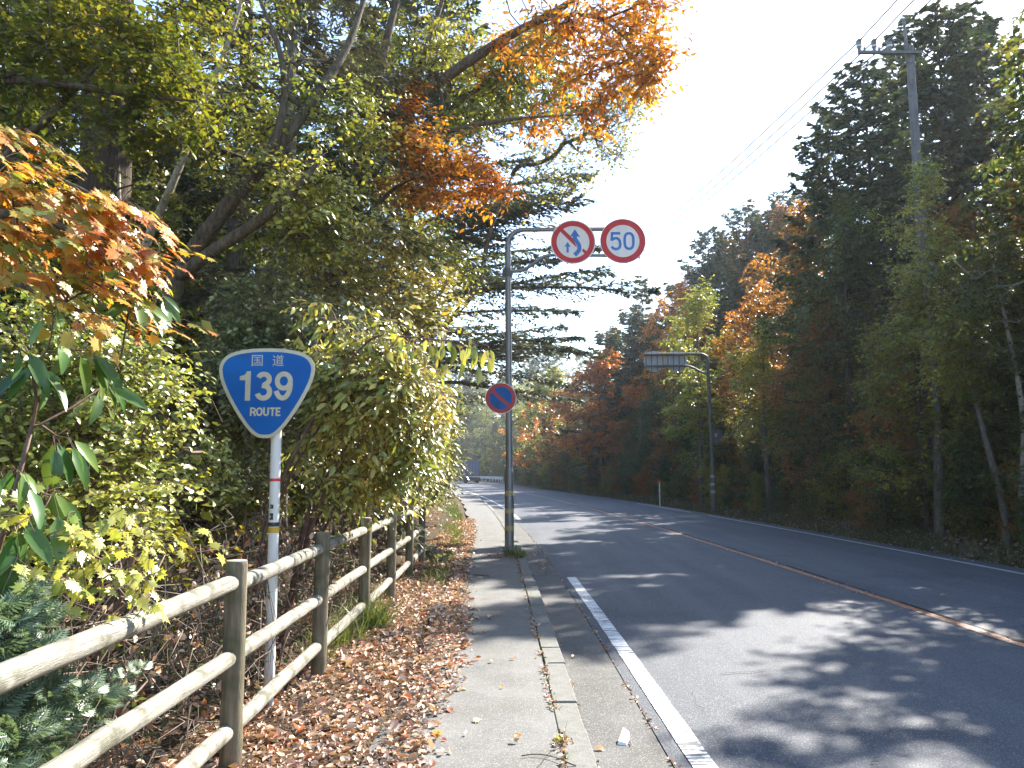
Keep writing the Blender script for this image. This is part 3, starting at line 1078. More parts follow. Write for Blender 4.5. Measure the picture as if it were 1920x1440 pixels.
for u in (1607, 1635, 1663.5):
    b0 = U_(u, 99)
    x = b0[0]
    mb = MB()
    mb.tube([(x, -.14, az + .03), (x, -.14, az + .16), (x, -.14, az + .17), (x, -.14, az + .31), (x, -.14, az + .33), (x, -.14, az + .37)], [.045, .05, .07, .075, .055, .03], 12)
    ins = mb.build('insulator', M['insulator'], up, auto=35)
    mb = MB()
    mb.tube([(x, -.14, az + .155), (x, -.14, az + .20)], [.078, .078], 12)
    mb.build('skirt', M['insulator_white'], ins, auto=35)
    mb = MB()
    mb.box((x, -.14, az + .345), (.12, .16, .05), bev=.012)
    mb.build('clamp', M['insulator'], ins, smooth=False)
    tops.append(ub + np.array([x, -.14, az + .33]))
for u in (1616.5, 1644):
    x = U_(u, 99)[0]
    mb = MB()
    mb.tube([(x, -.14, az + .03), (x, -.14, az + .12), (x, -.14, az + .17)], [.03, .03, .02], 8)
    mb.build('pin', M['insulator'], up, auto=35)
for i, tpt in enumerate(tops):
    for far in (0, 1):
        if far:
            e = np.array([float(kx(66)) + 9.0 + .40 * i, 66.0, tpt[2] + 3.0])
        else:
            e = np.array([tpt[0] + .95 + .02 * i, -14.0, tpt[2] - .2])
        t = np.linspace(0, 1, 22)[:, None]
        P = tpt + (e - tpt) * t
        P[:, 2] -= (.55 if far else .35) * 4 * (t * (1 - t))[:, 0]
        mb = MB()
        mb.tube(P, .021, 5)
        o = mb.build('overhead_wire', M['wire'])
        which = ('outermost', 'middle', 'innermost')[i]
        tag(o, which + (' thin overhead wire running from the utility pole down the road' if far else ' thin overhead wire rising from the utility pole out of the picture'), 'wire', 'overhead wires on the utility pole')

# ------------------------------------------------------------------ small roadside furniture
dl = at(1237, 931, 42)
dl[2] = float(gz(dl[0], 42))
t = thing('delineator_post', dl, 'thin white delineator post with an orange reflector on the far verge', 'delineator')
h = at(1237, 905, 42)[2] - dl[2]
mb = MB()
mb.tube([(0, 0, -.1), (0, 0, h - .12), (0, 0, h)], .035, 10)
mb.build('post', M['pole_white'], t, auto=35)
mb = MB()
mb.tube([(0, -.02, h + .02), (0, .02, h + .02)], .10, 16)
M['reflector'] = surf_mat('orange_reflector', (.55, .12, .02), (.65, .18, .03), 20, .3, .0)
mb.build('reflector', M['reflector'], t, auto=35)
dl = at(850, 905, 118)
dl[2] = 0
t = thing('delineator_post', (float(kx(116)) - .4, 116, 0), 'tiny white delineator post by the bend beyond the truck', 'delineator')
mb = MB()
mb.tube([(0, 0, -.1), (0, 0, .55), (0, 0, .6)], [.07, .07, .05], 10)
mb.build('post', M['pole_white'], t, auto=35)

gr = thing('guardrail', (0, 150, 0), 'pale steel guardrail on the outside of the far bend', 'guardrail')
gy = np.linspace(132, 158, 9)
gx = kx(gy) + 9.6
mb = MB()
for z in (.45, .62, .78):
    mb.tube(np.stack([gx, gy - 150, np.full_like(gy, z)], 1), .07, 6)
mb.build('beam', M['pole_white'], gr)
for x, yy in zip(gx, gy):
    mb = MB()
    mb.tube([(x, yy - 150 + .1, -.2), (x, yy - 150 + .1, .85)], .06, 8)
    mb.build('post', M['pole_white'], gr, auto=35)

# ------------------------------------------------------------------ truck far down the road
M['truck_blue'] = surf_mat('dark_blue_truck_paint', (.010, .024, .065), (.018, .036, .09), 2, .4, .02, spec=.5)
M['truck_panel'] = surf_mat('blue_truck_panel', (.025, .065, .17), (.04, .09, .22), 2, .35, .02, spec=.5)
M['truck_dark'] = surf_mat('truck_underside', (.01, .011, .015), (.02, .02, .025), 4, .6, .05)
M['truck_white'] = surf_mat('truck_white_strip', (.55, .55, .57), (.65, .65, .66), 4, .5, .02)
M['truck_lamp'] = surf_mat('tail_lamp_red', (.25, .02, .02), (.35, .03, .03), 8, .3, .0)
M['rubber'] = surf_mat('tyre_rubber', (.012, .012, .012), (.025, .025, .025), 8, .8, .1)
TY = 124.0
tb = at(886, 905, TY)
tb[2] = -.10
tk = thing('truck', tb, 'dark blue box truck driving away round the far bend', 'truck', rz=.10)
W, H = 2.25, 3.35
mb = MB(); mb.box((0, 3.6, 2.2), (W, 6.6, 2.3), bev=.05); mb.build('cargo_box', M['truck_blue'], tk, smooth=False)
for sx_ in (-1, 1):
    mb = MB(); mb.box((sx_ * .54, .285, 2.25), (1.0, .03, 2.05), bev=.012)
    d = mb.build('rear_door', M['truck_panel'], tk, smooth=False)
    mb = MB(); mb.tube([(sx_ * .12, .24, 1.3), (sx_ * .12, .24, 3.2)], .02, 6); mb.build('lock_bar', M['galv'], d)
mb = MB(); mb.box((0, .33, 1.02), (W + .12, .12, .14)); mb.build('sill_strip', M['truck_white'], tk, smooth=False)
mb = MB(); mb.box((0, .36, .72), (W + .15, .14, .42), bev=.03); mb.build('bumper', M['truck_dark'], tk, smooth=False)
for sx_ in (-1, 1):
    mb = MB(); mb.box((sx_ * .9, .28, .78), (.36, .05, .14), bev=.01); mb.build('tail_lamp', M['truck_lamp'], tk, smooth=False)
mb = MB(); mb.box((0, .275, .72), (.45, .03, .2)); mb.build('number_plate', M['truck_white'], tk, smooth=False)
mb = MB(); mb.box((0, 7.9, 1.6), (2.1, 1.7, 2.0), bev=.12); mb.build('cab', M['truck_blue'], tk, smooth=False)
mb = MB(); mb.box((0, 4.2, .75), (.9, 8.0, .3)); mb.build('chassis', M['truck_dark'], tk, smooth=False)
for sx_ in (-1, 1):
    for yy in (1.8, 7.6):
        mb = MB()
        mb.tube([(sx_ * .72, yy, .46), (sx_ * .78, yy, .46), (sx_ * 1.0, yy, .46), (sx_ * 1.06, yy, .46)], [.40, .46, .46, .40], 20)
        wh = mb.build('wheel', M['rubber'], tk, auto=35)
        mb = MB(); mb.tube([(sx_ * 1.05, yy, .46), (sx_ * 1.075, yy, .46)], .24, 16); mb.build('rim', M['galv'], wh, auto=35)
    mb = MB(); mb.box((sx_ * 1.25, 8.6, 2.3), (.2, .08, .4), bev=.02); mb.build('mirror', M['truck_dark'], tk, smooth=False)
    mb = MB(); mb.box((sx_ * .85, 1.1, .5), (.5, .03, .6)); mb.build('mud_flap', M['rubber'], tk, smooth=False)
# ------------------------------------------------------------------ leaf templates (along, side, up)
T_DIA = ([(0, 0, 0), (.45, .5, .05), (.45, -.5, .05), (1, 0, -.05)], [(0, 3, 1), (0, 2, 3)])
T_OVAL = ([(0, 0, 0), (.28, .40, .06), (.66, .36, .03), (1, 0, -.10), (.66, -.36, .03), (.28, -.40, .06), (.5, 0, 0)],
          [(0, 6, 1), (1, 6, 2), (2, 6, 3), (3, 6, 4), (4, 6, 5), (5, 6, 0)])
_m = [(.06, .10), (-.06, .30), (.16, .28), (.14, .62), (.36, .34), (.50, .60), (.56, .26), (.72, .30), (.70, .13), (1.05, 0)]
_mo = _m + [(a, -b) for a, b in _m[:-1][::-1]]
T_MAPLE = ([(.34, 0, .04)] + [(a, b, .04 - .22 * b * b - .10 * (a - .34) ** 2) for a, b in _mo] + [(.0, 0, .03)],
           [(0, i, i + 1) for i in range(1, len(_mo))] + [(0, len(_mo), len(_mo) + 1), (0, len(_mo) + 1, 1)])
T_LONG = ([(0, 0, 0), (.25, .5, .06), (.55, .5, .05), (.8, .3, -.02), (1, 0, -.12), (.8, -.3, -.02), (.55, -.5, .05), (.25, -.5, .06), (.3, 0, .01), (.65, 0, 0)],
          [(0, 8, 1), (1, 8, 9, 2), (2, 9, 3), (3, 9, 4), (4, 9, 5), (5, 9, 6), (6, 9, 8, 7), (7, 8, 0)])
T_CURL = ([(0, 0, .0), (.28, .42, .22), (.66, .36, .26), (1, 0, .12), (.66, -.36, .18), (.28, -.40, .26), (.5, 0, -.02)],
          [(0, 6, 1), (1, 6, 2), (2, 6, 3), (3, 6, 4), (4, 6, 5), (5, 6, 0)])
T_NEEDLE = ([(0, 0, 0), (.4, .5, .02), (.4, -.5, .02), (1, 0, -.06)], [(0, 3, 1), (0, 2, 3)])
# a feathery flat spray: midrib with side barbs
_fv, _ff = [(0, 0, 0), (.5, .03, .02), (1, 0, -.05), (.5, -.03, .02)], [(0, 1, 2, 3)]
for _i, _t in enumerate(np.linspace(.12, .88, 7)):
    for _s in (1, -1):
        _w = .5 * (1 - abs(_t - .35) * 1.15)
        _b = len(_fv)
        _fv += [(_t - .03, 0, .02), (_t + .03, _s * _w * .5, .01), (_t + .25, _s * _w, -.02), (_t + .15, _s * _w * .5, .03)]
        _ff.append((_b, _b + 1, _b + 2, _b + 3) if _s < 0 else (_b + 3, _b + 2, _b + 1, _b))
T_FEATHER = (_fv, _ff)
T_BLADE = ([(0, .5, 0), (0, -.5, 0), (.5, .38, .06), (.5, -.38, .06), (1, 0, -.18)], [(0, 1, 3, 2), (2, 3, 4)])


def rnd_dirs(r, n):
    return nrm(r.normal(size=(n, 3)))


# ------------------------------------------------------------------ branching skeleton
def skeleton(r, trunks, tips, rt=.006, seg=.4, wob=.05, power=.5, upw=.3, lenw=.25):
    """trunks: list of (points, radii). Every tip is joined to the cheapest nearby node. Returns tubes, tips' directions."""
    P, par, trk, root = [], [], [], []
    for pts, rad in trunks:
        pts = np.asarray(pts, float)
        fine, fr = [], []
        for a, b, ra, rb_ in zip(pts[:-1], pts[1:], rad[:-1], rad[1:]):
            m = max(1, int(np.linalg.norm(b - a) / .35))
            for q in range(m):
                fine.append(a + (b - a) * q / m)
                fr.append(ra + (rb_ - ra) * q / m)
        fine.append(pts[-1]); fr.append(rad[-1])
        s = len(P)
        P += fine
        par += [-1] + list(range(s, s + len(fine) - 1))
        trk += fr
        root += [np.linalg.norm(f - pts[0]) * .4 for f in fine]
    ntr = len(P)
    tips = np.asarray(tips, float)
    TP = np.array(P)
    d0 = np.min(np.linalg.norm(tips[:, None] - TP[None], axis=2), axis=1)
    cap = ntr + len(tips) * 26
    A = np.zeros((cap, 3)); A[:ntr] = TP
    PL = np.zeros(cap); PL[:ntr] = root
    par = par + [0] * (cap - ntr)
    n = ntr
    chains, tdir, tipnode = [], np.zeros((len(tips), 3)), []
    for ti in np.argsort(d0):
        T = tips[ti]
        dv = T - A[:n]
        dist = np.linalg.norm(dv, axis=1)
        cost = dist + lenw * PL[:n] + upw * np.maximum(0, -dv[:, 2])
        k = int(np.argmin(cost))
        a = A[k]
        L = dist[k]
        m = int(min(22, max(2, L / seg)))
        pd = A[par[k]] if par[k] >= 0 else a - UP * .1
        d_in = nrm(a - pd)
        c = a + d_in * L * .3 + UP * L * .05
        t = (np.arange(1, m + 1) / m)[:, None]
        path = (1 - t) ** 2 * a + 2 * t * (1 - t) * c + t ** 2 * T
        path[:-1] += r.normal(0, wob * L / m, (m - 1, 3)) if m > 1 else 0
        idx = [k]
        for q in range(m):
            A[n] = path[q]
            par[n] = idx[-1]
            PL[n] = PL[idx[-1]] + L / m
            idx.append(n)
            n += 1
        chains.append(idx)
        tipnode.append((ti, n - 1))
        tdir[ti] = nrm(path[-1] - (path[-2] if m > 1 else a))
    cnt = np.zeros(n)
    for ti, k in tipnode:
        while k >= 0:
            cnt[k] += 1
            k = par[k]
    rad = rt * np.maximum(cnt, 1) ** power
    return A[:n], chains, rad, tdir


def leaf_sprays(r, tips, tdir, n_tw, tw_len, n_lf, L, W, flat=.6, droop=.25, out=None, open_dir=None, nbias=(0, 0, 1), njit=.35, splay=55, lvar=.3, back=.5, tjit=.9):
    """Twigs at the tips and the leaves on them. Returns twig points and leaf arrays."""
    tips = np.asarray(tips, float)
    nt_ = len(tips)
    base = np.repeat(tips, n_tw, 0) - np.repeat(tdir, n_tw, 0) * r.uniform(0, back, (nt_ * n_tw, 1))
    d = np.repeat(tdir, n_tw, 0) + r.normal(0, tjit, (nt_ * n_tw, 3)) * [1, 1, 1 - flat]
    if open_dir is not None:
        d = d + np.asarray(open_dir)
    d = nrm(d)
    ln = tw_len * r.uniform(.55, 1.25, (nt_ * n_tw, 1))
    P0, P1 = base, base + d * ln * .5
    P2 = base + d * ln - UP * ln * droop
    t = (np.arange(n_lf) + .6) / n_lf
    t = t[None, :, None] * np.ones((len(base), 1, 1)) + r.uniform(-.3 / n_lf, .3 / n_lf, (len(base), n_lf, 1))
    pos = (1 - t) ** 2 * P0[:, None] + 2 * t * (1 - t) * P1[:, None] + t ** 2 * P2[:, None]
    ax = nrm(P2 - P0)[:, None] * np.ones((1, n_lf, 1))
    side = nrm(np.cross(ax, UP + .01))
    sg = np.where(np.arange(n_lf) % 2 == 0, 1.0, -1.0)[None, :, None]
    an = math.radians(splay)
    la = ax * math.cos(an) + side * sg * math.sin(an) - UP * droop * .9 + r.normal(0, .25, pos.shape)
    nn = np.asarray(nbias, float) + r.normal(0, njit, pos.shape)
    LL = L * r.uniform(1 - lvar, 1 + lvar, (len(base), n_lf))
    f = lambda a: a.reshape(-1, 3)
    return (P0, P1, P2), (f(pos), nrm(f(la)), nrm(f(nn)), LL.ravel(), LL.ravel() * W)


def ellips(r, c, rad, n, shell=.35):
    d = rnd_dirs(r, n)
    q = r.uniform(shell, 1, (n, 1)) ** .6
    return np.asarray(c) + d * q * np.asarray(rad)


def make_tree(name, base, label, cat, seed, trunks, tips, leaf, lmat, bark, tmpl=T_DIA, sides=8, rt=.006, power=.5, group=None, seg=.4,
              wob=.05, twig_mat=None, tw_r=.0035, picks=0, upw=.3, lenw=.25, pick_ok=None, big_r=.03, extra=None, crown_name='crown', mask=None):
    """A leafy tree or shrub as a thing: trunk (stems), branches, twigs and crown; picks = number of nearest leaves built as parts of their own."""
    r = np.random.default_rng(seed)
    base = np.asarray(base, float)
    root = thing(name, base, label, cat, group)
    nodes, chains, rad, tdir = skeleton(r, trunks, tips, rt=rt, power=power, seg=seg, wob=wob, upw=upw, lenw=lenw)
    mt, mbn = MB(), MB()
    for i, (pts, rr) in enumerate(trunks):
        p = np.asarray(pts, float)
        q = spline(p, 4) if len(p) > 2 else p
        rq = np.interp(np.linspace(0, 1, len(q)), np.linspace(0, 1, len(rr)), rr)
        mt = MB()
        mt.tube(q - base, rq, sides, rough=.06, rng=r)
        mt.build('stem' if cat in ('shrub', 'bush') else ('limb' if i else 'trunk'), bark, root)
    for idx in chains:
        pth = nodes[idx] - base
        rr = rad[idx].copy()
        rr[0] = min(rr[0], rr[1] * 1.25)
        k = 6 if rr.max() > big_r else (4 if rr.max() > .012 else 3)
        mbn.tube(pth, rr, k, cap=False)
    tag(mbn.build('branches', bark, root), kind='stuff')
    tw, lf = leaf_sprays(r, tips, tdir, **leaf)
    if mask is not None:
        ok = mask(lf[0])
        lf = tuple(a[ok] for a in lf)
        ok2 = mask(tw[2])
        tw = tuple(a[ok2] for a in tw)
    if twig_mat is not None:
        m2 = MB()
        m2.twigs(tw[0] - base, tw[1] - base, tw[2] - base, tw_r, tw_r * .45)
        tag(m2.build('twigs', twig_mat, root), kind='stuff')
    pos, ax, nn, LL, WW = lf
    keep = np.ones(len(pos), bool)
    if picks:
        v = pos - np.array([0, 0, CAM_H])
        dist = np.linalg.norm(v, axis=1)
        inside = (v[:, 1] > .3) & (np.abs(v[:, 0] / np.maximum(v[:, 1], .1)) < .66)
        score = np.where(inside, LL / dist, -1)
        ii = np.argsort(-score)[:picks * 3]
        ii = ii[score[ii] > 0]
        ii = r.permutation(ii)[:picks]
        pme = MB().scatter(tmpl[0], tmpl[1], [(0, 0, 0)], [(1.0, 0, 0)], [(0, 0, 1.0)], 1.0, 1.0).mesh('leaf', lmat)
        for q in ii:
            a = ax[q]
            n_ = nrm(nn[q] - a * np.dot(nn[q], a))
            s = np.cross(n_, a)
            p = pos[q] - base
            mtx = Matrix(((a[0] * LL[q], s[0] * WW[q], n_[0] * LL[q], p[0]), (a[1] * LL[q], s[1] * WW[q], n_[1] * LL[q], p[1]), (a[2] * LL[q], s[2] * WW[q], n_[2] * LL[q], p[2]), (0, 0, 0, 1)))
            o = put('leaf', pme, root)
            o.matrix_local = mtx
        keep[ii] = False
    mc = MB()
    mc.scatter(tmpl[0], tmpl[1], pos[keep] - base, ax[keep], nn[keep], LL[keep], WW[keep])
    if extra is not None:
        extra(r, mc, base)
    if mc.n:
        tag(mc.build(crown_name, lmat, root), kind='stuff')
    return root


# ------------------------------------------------------------------ conifers
def make_conifer(name, base, label, cat, seed, H, r0, R, z0, nb, needle, bark, lmat, group=None, lift=.15, droop=.25, prof=1.0, wig=.25, tws=20, per=14, nl=.12, nw=.035,
                 lean=(0, 0), noise=.3, open_bias=None, trunk_rough=.08, top_cut=1.0, stubs=0, flatn=.35, hang=.15):
    """Trunk with boughs; each bough carries side twigs and short needle sprays."""
    r = np.random.default_rng(seed)
    base = np.asarray(base, float)
    root = thing(name, base, label, cat, group)
    mt = MB()
    zz = np.linspace(-.3, H, 14)
    zp = np.clip(zz / H, 0, 1) ** 1.5
    tx = np.stack([lean[0] * zp * H + np.cumsum(r.normal(0, .02, 14)), lean[1] * zp * H + np.cumsum(r.normal(0, .02, 14)), zz], 1)
    tx[:, :2] -= tx[0, :2]
    tr = r0 * np.clip(1 - zz / H, .03, 1.2) ** .75
    tr[0] *= 1.35
    mt.tube(tx, tr, 14, rough=trunk_rough, rng=r)
    mb_, mc = MB(), MB()
    for k in range(stubs):
        z = r.uniform(1.5, max(z0, 3) + 1)
        a = r.uniform(0, 2 * math.pi)
        d = np.array([math.cos(a), math.sin(a), r.uniform(-.3, .2)])
        p = np.array([np.interp(z, zz, tx[:, 0]), np.interp(z, zz, tx[:, 1]), z])
        mb_.tube([p, p + d * .5, p + d * r.uniform(.7, 1.5) + [0, 0, -.15]], [.022, .014, .005], 4, cap=False)
    TP0, TP1, TP2, POS, AX, NN, LL = [], [], [], [], [], [], []
    for k in range(nb):
        f = (k + r.uniform(0, 1)) / nb
        z = z0 + (H * top_cut - z0) * f
        a = k * 2.39996 + r.normal(0, .4)
        d = np.array([math.cos(a), math.sin(a), 0])
        ln = R * (1 - f) ** prof * r.uniform(1 - noise, 1 + noise) + .25
        if open_bias is not None:
            ln *= 1 + .35 * np.dot(d[:2], open_bias)
        p0 = np.array([np.interp(z, zz, tx[:, 0]), np.interp(z, zz, tx[:, 1]), z])
        t = np.linspace(0, 1, 8)
        li = lift + .5 * f + r.normal(0, .08)
        path = p0 + d * (ln * t)[:, None] + UP * (ln * (li * t - droop * t * t * (1.2 - f)))[:, None]
        path[1:] += np.cumsum(r.normal(0, .03 * ln / 4, (7, 3)), 0)
        mb_.tube(path, np.linspace(.012 + .011 * ln, .004, 8), 4, cap=False)
        m = max(4, int(tws * ln / max(R, .5) + 3))
        u = np.linspace(.22, 1.0, m) + r.uniform(-.02, .02, m)
        q0 = np.stack([np.interp(u, t, path[:, i]) for i in range(3)], 1)
        sgn = np.where(np.arange(m) % 2 == 0, 1.0, -1.0)[:, None]
        sd = np.array([-d[1], d[0], 0])
        tl = (ln * .36 * (1.08 - u) + .16) * r.uniform(.6, 1.3, m)
        td = nrm(d * .75 + sd * sgn * r.uniform(.55, 1.0, (m, 1)) + r.normal(0, wig, (m, 3)) * [.6, .6, .5])
        q2 = q0 + td * tl[:, None] - UP * (tl * hang)[:, None]
        q1 = q0 + td * tl[:, None] * .5
        TP0.append(q0); TP1.append(q1); TP2.append(q2)
        tt = (np.arange(per) + .7) / per
        tt = tt[None, :, None]
        pos = (1 - tt) ** 2 * q0[:, None] + 2 * tt * (1 - tt) * q1[:, None] + tt ** 2 * q2[:, None]
        s2 = nrm(np.cross(td, UP))[:, None]
        sg = np.where(np.arange(per) % 2 == 0, 1.0, -1.0)[None, :, None]
        ax = td[:, None] * .8 + s2 * sg * .65 + r.normal(0, .22, pos.shape) - UP * hang
        nn = UP + r.normal(0, flatn, pos.shape)
        POS.append(pos.reshape(-1, 3)); AX.append(ax.reshape(-1, 3)); NN.append(nn.reshape(-1, 3))
        LL.append((nl * r.uniform(.6, 1.3, pos.shape[:2])).ravel())
    mb_.twigs(np.concatenate(TP0), np.concatenate(TP1), np.concatenate(TP2), .006, .003)
    mt.build('trunk', bark, root)
    tag(mb_.build('boughs', bark, root), kind='stuff')
    LLc = np.concatenate(LL)
    mc.scatter(T_NEEDLE[0], T_NEEDLE[1], np.concatenate(POS), nrm(np.concatenate(AX)), nrm(np.concatenate(NN)), LLc, LLc * nw / nl)
    tag(mc.build('crown', lmat, root), kind='stuff')
    return root


def gb(x, y, dz=0.0):
    return np.array([x, y, float(gz(x, y)) + dz])


rv = np.random.default_rng(99)


def E(u, v, d, rad, n, r=None, shell=.2):
    """n branch tips spread through an ellipsoid that is seen round (u, v) at distance d."""
    return ellips(r if r is not None else rv, at(u, v, d), rad, n, shell)


cat_ = np.concatenate
LF = lambda **k: dict(dict(n_tw=5, tw_len=.5, n_lf=9, L=.06, W=.6, flat=.5, droop=.2), **k)
TOROAD = (.70, -.28, .65)                        # leaves tilt towards the open, sunny road side

# ================================================================== LEFT SIDE, near to far
# --- turning maple whose branches sweep in from beyond the fence
b = gb(-3.75, 3.9)
trunks = [([b + [0, 0, -.1], b + [.1, .05, 1.2], at(-60, 330, 3.85), at(-40, 120, 3.9)], [.09, .08, .06, .03]),
          ([at(-150, 420, 3.85), at(20, 400, 3.7), at(180, 450, 3.6), at(285, 500, 3.6)], [.035, .022, .012, .004]),
          ([at(-150, 360, 3.85), at(0, 300, 3.8), at(120, 340, 3.75), at(230, 395, 3.7)], [.03, .018, .010, .004]),
          ([at(-150, 480, 3.85), at(0, 520, 3.6), at(120, 570, 3.5), at(230, 620, 3.5)], [.03, .016, .010, .004])]
tips = cat_([E(20, 262, 3.8, (.18, .3, .05), 10), E(60, 345, 3.8, (.28, .3, .07), 19), E(150, 390, 3.75, (.22, .3, .05), 16), E(232, 388, 3.7, (.12, .25, .04), 9), E(50, 430, 3.7, (.28, .3, .08), 20), E(180, 455, 3.65, (.24, .3, .06), 18),
             E(250, 470, 3.6, (.12, .2, .04), 7), E(80, 510, 3.55, (.26, .3, .06), 11), E(190, 540, 3.5, (.14, .3, .05), 7), E(225, 600, 3.5, (.12, .3, .04), 4), E(-60, 400, 3.8, (.4, .4, .3), 16)])
maple = make_tree('maple_tree', b, 'young maple with orange and green leaves hanging over the log fence at the picture edge', 'tree', 11, trunks, tips,
                  LF(n_tw=2, tw_len=.24, n_lf=6, L=.058, W=1.05, flat=.75, droop=.34, nbias=(.62, -.12, .72), njit=.14, splay=22, open_dir=(.75, -.1, -.35), back=.1, tjit=.45),
                  M['lf_maple'], M['bark_brown'], T_MAPLE, rt=.0022, twig_mat=M['twig_red'], tw_r=.002, picks=300, seg=.15, wob=.03)

# --- shrub with big drooping glossy leaves
b = gb(-2.25, 3.35)
whorls = [(100, 590, 3.25), (165, 655, 3.4), (60, 690, 3.2), (245, 560, 3.7), (95, 930, 3.2), (30, 880, 3.1), (110, 820, 3.35), (20, 990, 3.0), (200, 720, 3.6), (20, 640, 3.1), (300, 560, 3.9)]
trunks = [([b + [0, 0, -.1], b + [.02, 0, .7], at(60, 800, 3.3)], [.018, .014, .009])]
tips = np.array([at(*q) for q in whorls])
make_tree('broadleaf_shrub', b, 'green shrub with long drooping glossy leaves by the log fence', 'shrub', 12, trunks, tips,
          LF(n_tw=6, tw_len=.10, n_lf=1, L=.165, W=.30, flat=.3, droop=.9, nbias=(.7, -.35, .6), njit=.4, splay=8, back=.05, tjit=1.0), M['lf_big'], M['twig_red'], T_LONG,
          rt=.0035, twig_mat=M['twig_red'], tw_r=.002, picks=66, seg=.15)

def clear_of_sign(p):
    """Keeps growth out of the gap between the footway and the face of the route sign."""
    k = RY / np.maximum(p[:, 1], .5)
    x, z = p[:, 0] * k, CAM_H + (p[:, 2] - CAM_H) * k
    return ~((p[:, 1] < RY + .1) & (abs(x - rb[0] - ctr[0]) < .40) & (z > rb[2] + bot[2] - .3) & (z < rb[2] + top[2] + .04))


# --- small-leaved yellow-green shrub
b = gb(-2.75, 4.9)
st_ = lambda *pts: [b + [rv.normal(0, .06), rv.normal(0, .06), -.1]] + [at(*p) for p in pts]
trunks = [(st_((260, 1000, 4.8), (160, 820, 4.7), (60, 640, 4.7)), [.02, .016, .012, .005]), (st_((250, 900, 4.9), (270, 760, 5.0)), [.018, .013, .006]), (st_((120, 980, 4.6), (20, 860, 4.5)), [.018, .012, .006]),
          (st_((300, 900, 5.2), (310, 790, 5.4)), [.016, .010, .005]), (st_((180, 900, 4.7), (180, 720, 4.8), (150, 560, 4.9)), [.02, .014, .01, .005])]
tips = cat_([E(90, 640, 4.8, (.5, .5, .30), 46), E(220, 690, 4.9, (.42, .5, .22), 44), E(290, 700, 5.0, (.2, .4, .14), 18), E(130, 800, 4.7, (.5, .5, .26), 46), E(270, 830, 5.0, (.28, .4, .22), 30), E(40, 900, 4.5, (.4, .4, .25), 30),
             E(240, 930, 4.7, (.4, .4, .2), 24), E(380, 880, 6.4, (.3, .3, .25), 18), E(20, 740, 4.6, (.3, .4, .3), 26)])
make_tree('leafy_shrub', b, 'tall shrub with small yellow-green leaves beyond the log fence', 'shrub', 13, trunks, tips,
          LF(n_tw=4, tw_len=.34, n_lf=9, L=.046, W=.62, flat=.6, droop=.22, nbias=(.72, -.3, .6), njit=.33), M['lf_lime'], M['twig_red'], T_OVAL, rt=.0028, twig_mat=M['twig_red'], tw_r=.002, picks=160, seg=.2, mask=clear_of_sign)

# --- low pale-leaved bush at the fence
b = gb(-2.55, 3.3)
trunks = [([b + [0, 0, -.1], b + [.05, 0, .4], at(120, 1040, 3.2)], [.014, .010, .005]), ([b + [-.1, .1, -.1], at(40, 1060, 3.1)], [.012, .005]), ([b + [.1, 0, -.1], at(220, 1080, 3.5)], [.012, .004])]
tips = cat_([E(70, 1020, 3.2, (.26, .3, .12), 16), E(190, 1075, 3.4, (.2, .25, .10), 12), E(40, 970, 3.1, (.2, .3, .12), 10), E(285, 1000, 3.9, (.12, .2, .06), 5)])
make_tree('low_bush', b, 'low bush with pale yellow lobed leaves behind the lowest end of the fence', 'bush', 14, trunks, tips,
          LF(n_tw=2, tw_len=.22, n_lf=4, L=.062, W=.75, flat=.5, droop=.45, nbias=(.55, -.25, .7), njit=.3, splay=40), M['lf_lime'], M['twig_red'], T_MAPLE, rt=.0025, twig_mat=M['twig_red'], tw_r=.002, picks=90, seg=.15)


# --- feathery cypress at the bottom corner
def cypress_spray_bush(name, base, label, seed, heads, n_sp, mat, L=.10):
    r = np.random.default_rng(seed)
    base = np.asarray(base, float)
    root = thing(name, base, label, 'bush')
    mt, mc = MB(), MB()
    P, A, NN, LL = [], [], [], []
    for h in heads:
        h = np.asarray(h, float)
        p0 = base + [r.normal(0, .12), r.normal(0, .12), .0]
        h[0] = min(h[0], -1.68)
        mid = (p0 + h) / 2 + [0, 0, .18]
        t = np.linspace(0, 1, 9)[:, None]
        path = (1 - t) ** 2 * p0 + 2 * t * (1 - t) * mid + t * t * h
        mt.tube(path - base, np.linspace(.009, .002, 9), 5, cap=False)
        d = nrm(path[-1] - path[-3])
        for k in range(n_sp):
            u = r.uniform(.35, 1.0)
            q = np.array([np.interp(u, t[:, 0], path[:, i]) for i in range(3)])
            sd = nrm(np.cross(d, UP)) * (1 if k % 2 else -1)
            td = nrm(d * .9 + sd * r.uniform(.3, .9) + r.normal(0, .2, 3) + [0, 0, -.05])
            ln = r.uniform(.14, .30) * (1.15 - u * .5)
            n = 6
            for i in range(n):
                f = (i + 1) / n
                P.append(q + td * ln * f - UP * ln * .25 * f * f)
                s3 = nrm(np.cross(td, UP)) * (1 if i % 2 else -1)
                A.append(td * .8 + s3 * .65 + r.normal(0, .1, 3) - UP * .15)
                NN.append(UP * .7 + np.array([.6, -.3, 0]) + r.normal(0, .25, 3))
                LL.append(L * r.uniform(.7, 1.2) * (1.1 - f * .35))
    LL, P, A, NN = np.array(LL), np.array(P), np.array(A), np.array(NN)
    ok = P[:, 0] + A[:, 0] * LL < -1.63                       # stays behind the rails
    LL, P, A, NN = LL[ok], P[ok], A[ok], NN[ok]
    mc.scatter(T_FEATHER[0], T_FEATHER[1], P - base, nrm(A), nrm(NN), LL, LL * .8)
    tag(mt.build('branches', M['twig_red'], root), kind='stuff')
    tag(mc.build('sprays', mat, root), kind='stuff')
    return root


